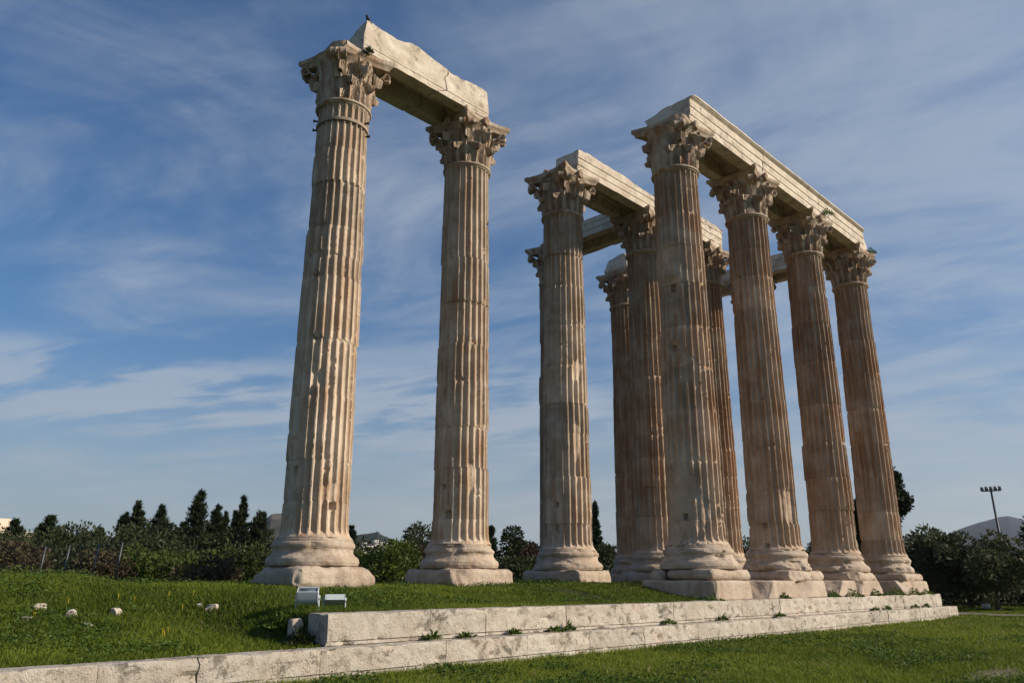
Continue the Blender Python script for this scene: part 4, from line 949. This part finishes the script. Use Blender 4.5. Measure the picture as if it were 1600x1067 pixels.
# grass: blades scattered over the lawn, the mound and the platform
rng = np.random.RandomState(3)
def scatter(n, d0, d1, a0=9.0, a1=79.0):
    d = d0*(d1/d0)**rng.rand(n); a = np.radians(np.where(rng.rand(n) < .74, rng.uniform(a0, a1, n), rng.uniform(a0-45, a1+45, n)))
    return CAM[0]+d*np.cos(a), CAM[1]+d*np.sin(a), d
n = 1300000
x, y, d = scatter(n, 8.0, 75)
stepband = (y > Y2-.06) & (y < np.where(x > X1W, -1.24, -1.68)) & (x < X2E+.1)
dn = fbm(np.stack([x, y, 0*x], -1), .30, 4, 31); dn2 = fbm(np.stack([x, y, 0*x], -1), 1.3, 3, 37)
bare_ = (((x-4.9)/2.2)**2+((y+9.75)/.6)**2) < (2.6*dn2*rng.rand(n)**.7-.15)
onpath = np.abs(x-(35.5+.5*np.sin(y*.2))) < 1.9+.6*(dn2-.5)
under = np.zeros(n, bool)
for (i_, j_) in [(0, 1), (1, 1), (2, 1), (3, 1), (4, 1), (5, 1), (2, 0), (3, 0), (4, 0), (5, 0)]: under |= (np.abs(x-i_*S_) < 1.2) & (np.abs(y-j_*S_) < 1.2)
sb = (np.abs(y) < 1.38) & (x > 9.6) & (x < 29.1)
keep = ~(stepband | bare_ | onpath | under | sb) & (rng.rand(n) < .45+1.1*dn2) & ~((y > 30) & (x < 30))
x, y, d, dn, dn2 = x[keep], y[keep], d[keep], dn[keep], dn2[keep]; n = len(x)
z = H(x, y)
hgt = (.03+.06*rng.rand(n)**1.6)*(.55+.9*dn2)*np.where((x < -3) & (y > -1.7), 1.25, 1.0)
edge = ((y < Y2) & (y > Y2-.5)); hgt = np.where(edge, hgt*1.9, hgt)
pl = (x > -4) & (y > -1.3) & (y < 8) & (x < 10); hgt = np.where(pl, hgt*1.3, hgt)
wid = .0045+.0005*d
an = rng.uniform(0, 6.283, n); ln = rng.normal(0, .55, (n, 2))*hgt[:, None]
bx, by = np.cos(an)*wid, np.sin(an)*wid
V = np.stack([np.stack([x-bx, y-by, z-.01], -1), np.stack([x+bx, y+by, z-.01], -1), np.stack([x+ln[:, 0], y+ln[:, 1], z+hgt], -1)], 1).reshape(-1, 3)
tone = np.clip(.18+.70*sstep(dn, .35, .65)+.22*(y < Y2)+rng.normal(0, .22, n), 0, 1)
tag(mk('grass', V, tris=np.arange(3*n).reshape(n, 3), mat=LM['grass'], tone=np.repeat(tone, 3)), kind='stuff')
# broad-leaved ground cover: dense on the mound top and in dark patches of the lawn
n = 250000
x, y, d = scatter(n, 10.0, 60)
dn = fbm(np.stack([x, y, 0*x], -1), .45, 3, 51); dm = fbm(np.stack([x, y, 0*x], -1), 1.5, 3, 57)
md = (x < -3.0) & (y > 1.5)
keep = ((rng.rand(n) < .85*sstep(dn, .52, .62)) | (md & (rng.rand(n) < .6*sstep(y, 3.0, 6.5)*(.2+dm)))) & ~((y > Y2-.1) & (y < np.where(x > X1W, -1.2, -1.65)) & (x < X2E+.1)) & ~((np.abs(y) < 1.4) & (x > 9.6)) & ~((y > 12)) & (((x-4.6)/2.6)**2+((y+9.3)/.75)**2 > .9+.5*dm) & (np.abs(x-35.5) > 2.6)
x, y, d, dn, dm = x[keep], y[keep], d[keep], dn[keep], dm[keep]; n = len(x)
hh = (.03+.13*rng.rand(n))*(.4+1.2*dm)*np.where((x < -3) & (y > 1.5), 1.2, .9)
P = np.stack([x, y, H(x, y)+hh], -1); D = np.concatenate([rng.normal(0, 1, (n, 2)), rng.normal(.2, .4, (n, 1))], 1)
V, Q = leaf_cards(P, D, rng.uniform(.03, .065, n)*(1+.01*d), rng.uniform(.02, .045, n)*(1+.01*d), rng)
tag(mk('ground_cover', V, Q, mat=LM['weed'], tone=np.repeat(np.clip(rng.rand(n)*.6+.3*dm, 0, 1), 4)), kind='stuff')
# straw coloured dry blades in loose patches
n = 26000
x, y, d = scatter(n, 10.0, 45)
dn = fbm(np.stack([x, y, 0*x], -1), .7, 4, 71)
keep = (dn > .56) & ~((y > Y2-.06) & (y < np.where(x > X1W, -1.24, -1.68)) & (x < X2E+.1)) & ~((np.abs(y) < 1.38) & (x > 9.6)) & (y < 9) & (np.abs(x-35.5) > 2.2) & ~((np.abs(x) < 1.3) & (np.abs(y-S_) < 1.3)) & ~((np.abs(x-S_) < 1.3) & (np.abs(y-S_) < 1.3)) & ~((np.abs(x-2*S_) < 1.3) & (np.abs(y-S_) < 1.3))
x, y, d = x[keep], y[keep], d[keep]; n = len(x); z = H(x, y); hgt = .03+.10*rng.rand(n)**1.5; wid = .005+.0007*d
an = rng.uniform(0, 6.283, n); ln = rng.normal(0, .8, (n, 2))*hgt[:, None]; bx, by = np.cos(an)*wid, np.sin(an)*wid
V = np.stack([np.stack([x-bx, y-by, z-.01], -1), np.stack([x+bx, y+by, z-.01], -1), np.stack([x+ln[:, 0], y+ln[:, 1], z+hgt], -1)], 1).reshape(-1, 3)
tag(mk('dry_grass', V, tris=np.arange(3*n).reshape(n, 3), mat=leaf_mat('dry_blades', (.14, .11, .045), (.34, .28, .14), .3), tone=np.repeat(rng.rand(n), 3)), kind='stuff')
# yellow flowers on the mound
M_YEL = plain_mat('petals', (.75, .55, .03), .6, 0, .1)
fl = [(-6.25, .39), (-6.12, .47), (-6.28, .25), (-7.73, 2.3), (-7.84, 2.02), (-5.81, 3.61), (-4.85, 3.4), (-5.03, 2.32), (-5.59, 3.33), (-4.5, 3.0), (-6.9, 3.2)]
mb = MB()
for i, (fx, fy) in enumerate(fl):
    zf = float(H(np.array([fx]), np.array([fy]))[0])+.13
    for k in range(5):
        a = k*1.2566; c_ = np.array([fx, fy, zf]); e1 = np.array([math.cos(a), math.sin(a), .25])*.035; e2 = np.array([-math.sin(a), math.cos(a), 0])*.016
        mb.add([c_, c_+e1*.6+e2, c_+e1, c_+e1*.6-e2], quads=[[0, 1, 2, 3]])
    mb.tube([(fx, fy, zf-.13), (fx, fy, zf)], .004, 4)
tag(mb.build('wildflowers', M_YEL), kind='stuff')

# ------------------------------------------------------------------ fences, mast, signs
def post_fence(name, label, pts, h, mat, r_=.04, lean=(0, 0), rails=(.25, .6, .95), wire=.006):
    root = thing(name, label, 'fence', (pts[0][0], pts[0][1], pts[0][2]))
    o = np.array(pts[0]); tops = []
    for p in pts:
        q = np.array(p)-o; tp = q+np.array([lean[0], lean[1], h]); tops.append((q, tp))
        MB().tube([q, tp], r_, 8).build('post', mat, root, smooth=True)
    for k in rails:
        mb = MB(); mb.tube([a+(b_-a)*k for a, b_ in tops], wire, 5); mb.build('rail', mat, root)
    return root
post_fence('wire_fence', 'row of grey leaning fence posts with wires before the trees on the left', [(1.4, 40.5, -.6), (2.6, 36.2, -.5), (2.9, 33.4, -.5), (3.2, 30.2, -.5), (3.5, 28, -.5)], 2.15, M_GALV, .045, (.12, -.08))
M_FEN = plain_mat('dark_fence_wood', (.045, .036, .03), .8, 0, .3)
fp = [(38.0, 10.5, -1.9), (39.2, 7.6, -1.9), (40.4, 4.7, -1.9), (41.6, 1.8, -1.9), (42.8, -1.1, -1.9), (44.0, -4.0, -1.9), (45.2, -6.9, -1.9)]
fp = [(a+5.5, b_, c_) for a, b_, c_ in fp]
post_fence('rail_fence', 'low dark rail fence under the olive trees on the right', fp, 1.35, M_FEN, .07, (0, 0), (.3, .62, .95), .05)
M_SIGN = plain_mat('white_sign', (.75, .75, .74), .6, 0, .03)
root = thing('floodlight_box', 'small white box on the lawn before the olive trees on the right', 'box', (44.2, .25, -1.75))
MB().box((0, 0, .20), (.10, .20, .13)).build('housing', M_SIGN, root); MB().box((-.108, 0, .20), (.006, .16, .10)).build('front_panel', plain_mat('panel', (.6, .62, .62), .4), root)
# light mast
mx, my = CAM[0]+88*math.cos(math.radians(13.05)), CAM[1]+88*math.sin(math.radians(13.05))
root = thing('light_mast', 'tall dark pole with a row of floodlights on top, at the right', 'light mast', (mx, my, -2.1), math.radians(13.05))
M_POLE = plain_mat('dark_pole_paint', (.06, .065, .07), .5, .3)
MB().tube([(0, -.25, -.3), (0, 0, 10.0)], [.14, .09], 10).build('pole', M_POLE, root, smooth=True)
MB().tube([(0, -.8, 10.05), (0, .8, 10.05)], .05, 6).build('crossarm', M_GALV, root)
M_LAMP = plain_mat('lamp_housing', (.20, .19, .17), .5, .2)
for i in range(5):
    mb = MB(); mb.box((0, 0, 0), (.12, .13, .15), Matrix.Rotation(math.radians(20*(1 if i % 2 else -1)), 4, 'Y')); mb.lathe([(.05, -.22), (.15, -.16), (.17, -.10), (.12, 0)], 12)
    mb.build('lamp_head', M_LAMP, root, loc=(0, -.72+.36*i, 10.28))

# ------------------------------------------------------------------ far buildings and hills
def wallmat(name, c): return plain_mat(name, c, .9, 0, .08, .4)
M_W1, M_W2, M_W3 = wallmat('cream_render', (.52, .44, .34)), wallmat('white_render', (.62, .58, .54)), wallmat('pinkish_render', (.5, .38, .32))
M_WIN = plain_mat('window_dark', (.05, .055, .06), .3)
def building(az, dist, z0, z1, wdt, dep, label, mat, floors, cols, balcony=False):
    a = math.radians(az); bx, by = CAM[0]+dist*math.cos(a), CAM[1]+dist*math.sin(a)
    root = thing('building', label, 'building', (bx, by, z0), a+math.pi/2+.35, 'far buildings')
    h = z1-z0; MB().box((0, 0, h/2), (wdt/2, dep/2, h/2)).build('wall', mat, root)
    MB().box((0, 0, h+.2), (wdt/2+.15, dep/2+.15, .2)).build('parapet', mat, root)
    MB().box((wdt*.12, 0, h+1.4), (wdt*.14, dep*.2, 1.0)).build('roof_hut', mat, root)
    fh = h/floors
    for f in range(floors):
        for c_ in range(cols):
            xx = -wdt/2+wdt*(c_+.5)/cols
            o = MB().box((xx, dep/2+.02, f*fh+fh*.55), (wdt/cols*.27, .05, fh*.27)).build('window', M_WIN, root)
        if balcony: MB().box((0, dep/2+.6, f*fh+fh*.12), (wdt/2-.3, .6, fh*.16)).build('balcony', mat, root)
building(75.2, 150, -2, 6.4, 13, 10, 'cream apartment block with balconies at the left edge', M_W1, 3, 5, True)
bl = [(53.55, 520, 19.5, 11, 'M_W2', 'white far house left of the brightest one below the hill'), (53.05, 560, 19.0, 12, 'M_W3', 'pinkish low house below the hill between the two leftmost columns'), (52.75, 540, 22.0, 11, 'M_W2', 'tallest white house below the hill'),
      (52.35, 580, 22.5, 13, 'M_W2', 'brightest white house below the hill, wide with a flat roof'), (51.95, 600, 22.0, 11, 'M_W1', 'cream house at the right of the far white ones')]
for i, (az, dd, z1, wd, mt, lab) in enumerate(bl): building(az, dd, -2, z1, wd, 10, lab, globals()[mt], 6, 4)

def hill(name, az_el, dist, depth, mat, seed, rough=.25):
    a = np.array([p[0] for p in az_el]); e = np.array([p[1] for p in az_el]); o = np.argsort(a); a, e = a[o], e[o]
    na = max(60, int((a[-1]-a[0])*14)); A = np.linspace(a[0], a[-1], na); E_ = np.interp(A, a, e)
    ns = 36; s = np.linspace(-1, 1, ns); D_ = dist+depth*s
    V = []
    for sd_, dd in zip(s, D_):
        prof = np.clip(1-abs(sd_)**1.5, 0, 1)
        hz = np.tan(np.radians(E_))*dist*prof
        V.append(np.stack([CAM[0]+dd*np.cos(np.radians(A)), CAM[1]+dd*np.sin(np.radians(A)), hz-3], -1))
    V = np.concatenate(V); V[:, 2] += (fbm(V, 9/dist*2, 5, seed)-.5)*np.tan(np.radians(e.max()))*dist*rough*np.clip(V[:, 2]/(np.tan(np.radians(e.max()))*dist), 0, 1)
    tag(mk(name, V, grid_faces(ns, na), mat=mat, smooth=True), kind='structure')
def hillmat(name, c1, c2, sc):
    m, t, b = new_mat(name); tc = N(t, 'ShaderNodeTexCoord')
    f = ramp(t, noise(t, tc.outputs['Object'], sc, 8, .65), .42, .60); t.links.new(mixc(t, f, c1, c2), b.inputs['Base Color']); return m
M_H1 = hillmat('wooded_hill', (.012, .019, .018), (.034, .036, .032), .03); M_H2 = hillmat('rocky_hill', (.035, .038, .030), (.13, .105, .085), .02); M_H3 = hillmat('far_mountain', (.016, .025, .042), (.026, .034, .048), .002)  # the mountain's blue is distance haze put into its base colour
hill('hill', [(64.5, 0), (62.8, 1.9), (61.7, 2.7), (60.78, 3.67), (59.82, 4.35), (58.9, 4.4), (58.0, 3.9), (56.8, 2.2), (55.5, .5)], 1500, 380, M_H2, 41, .16)
hill('hill', [(57.5, 0), (56.2, 2.0), (54.88, 2.85), (54.25, 3.05), (53.4, 3.22), (52.9, 3.35), (52.76, 3.42), (52.55, 3.25), (52.1, 3.05), (51.43, 2.7), (50.98, 2.45), (49.5, 1.2), (48, 0)], 1150, 250, M_H1, 43, .22)
hill('mountain', [(22, 0), (19, 1.2), (17, 2.1), (15.94, 2.6), (15.02, 3.05), (13.94, 3.45), (12.89, 3.73), (12.39, 3.76), (11.62, 3.5), (10.2, 2.6), (7, 1.5), (3, 0)], 4200, 1300, M_H3, 47, .06)

# haze: even thin air round the whole scene, sky outside
hb = MB(); hb.box((0, 0, 500-5), (10500, 10500, 512)); hz = hb.build('haze', None); hz.data.materials.clear()
mh = bpy.data.materials.new('haze_air'); mh.use_nodes = True; t = mh.node_tree; t.nodes.clear()
ov = N(t, 'ShaderNodeOutputMaterial'); pv = N(t, 'ShaderNodeVolumePrincipled'); pv.inputs['Color'].default_value = (.80, .88, 1.0, 1); pv.inputs['Density'].default_value = 4.5e-5; pv.inputs['Anisotropy'].default_value = .2
t.links.new(pv.outputs[0], ov.inputs['Volume']); hz.data.materials.append(mh); tag(hz, kind='stuff')
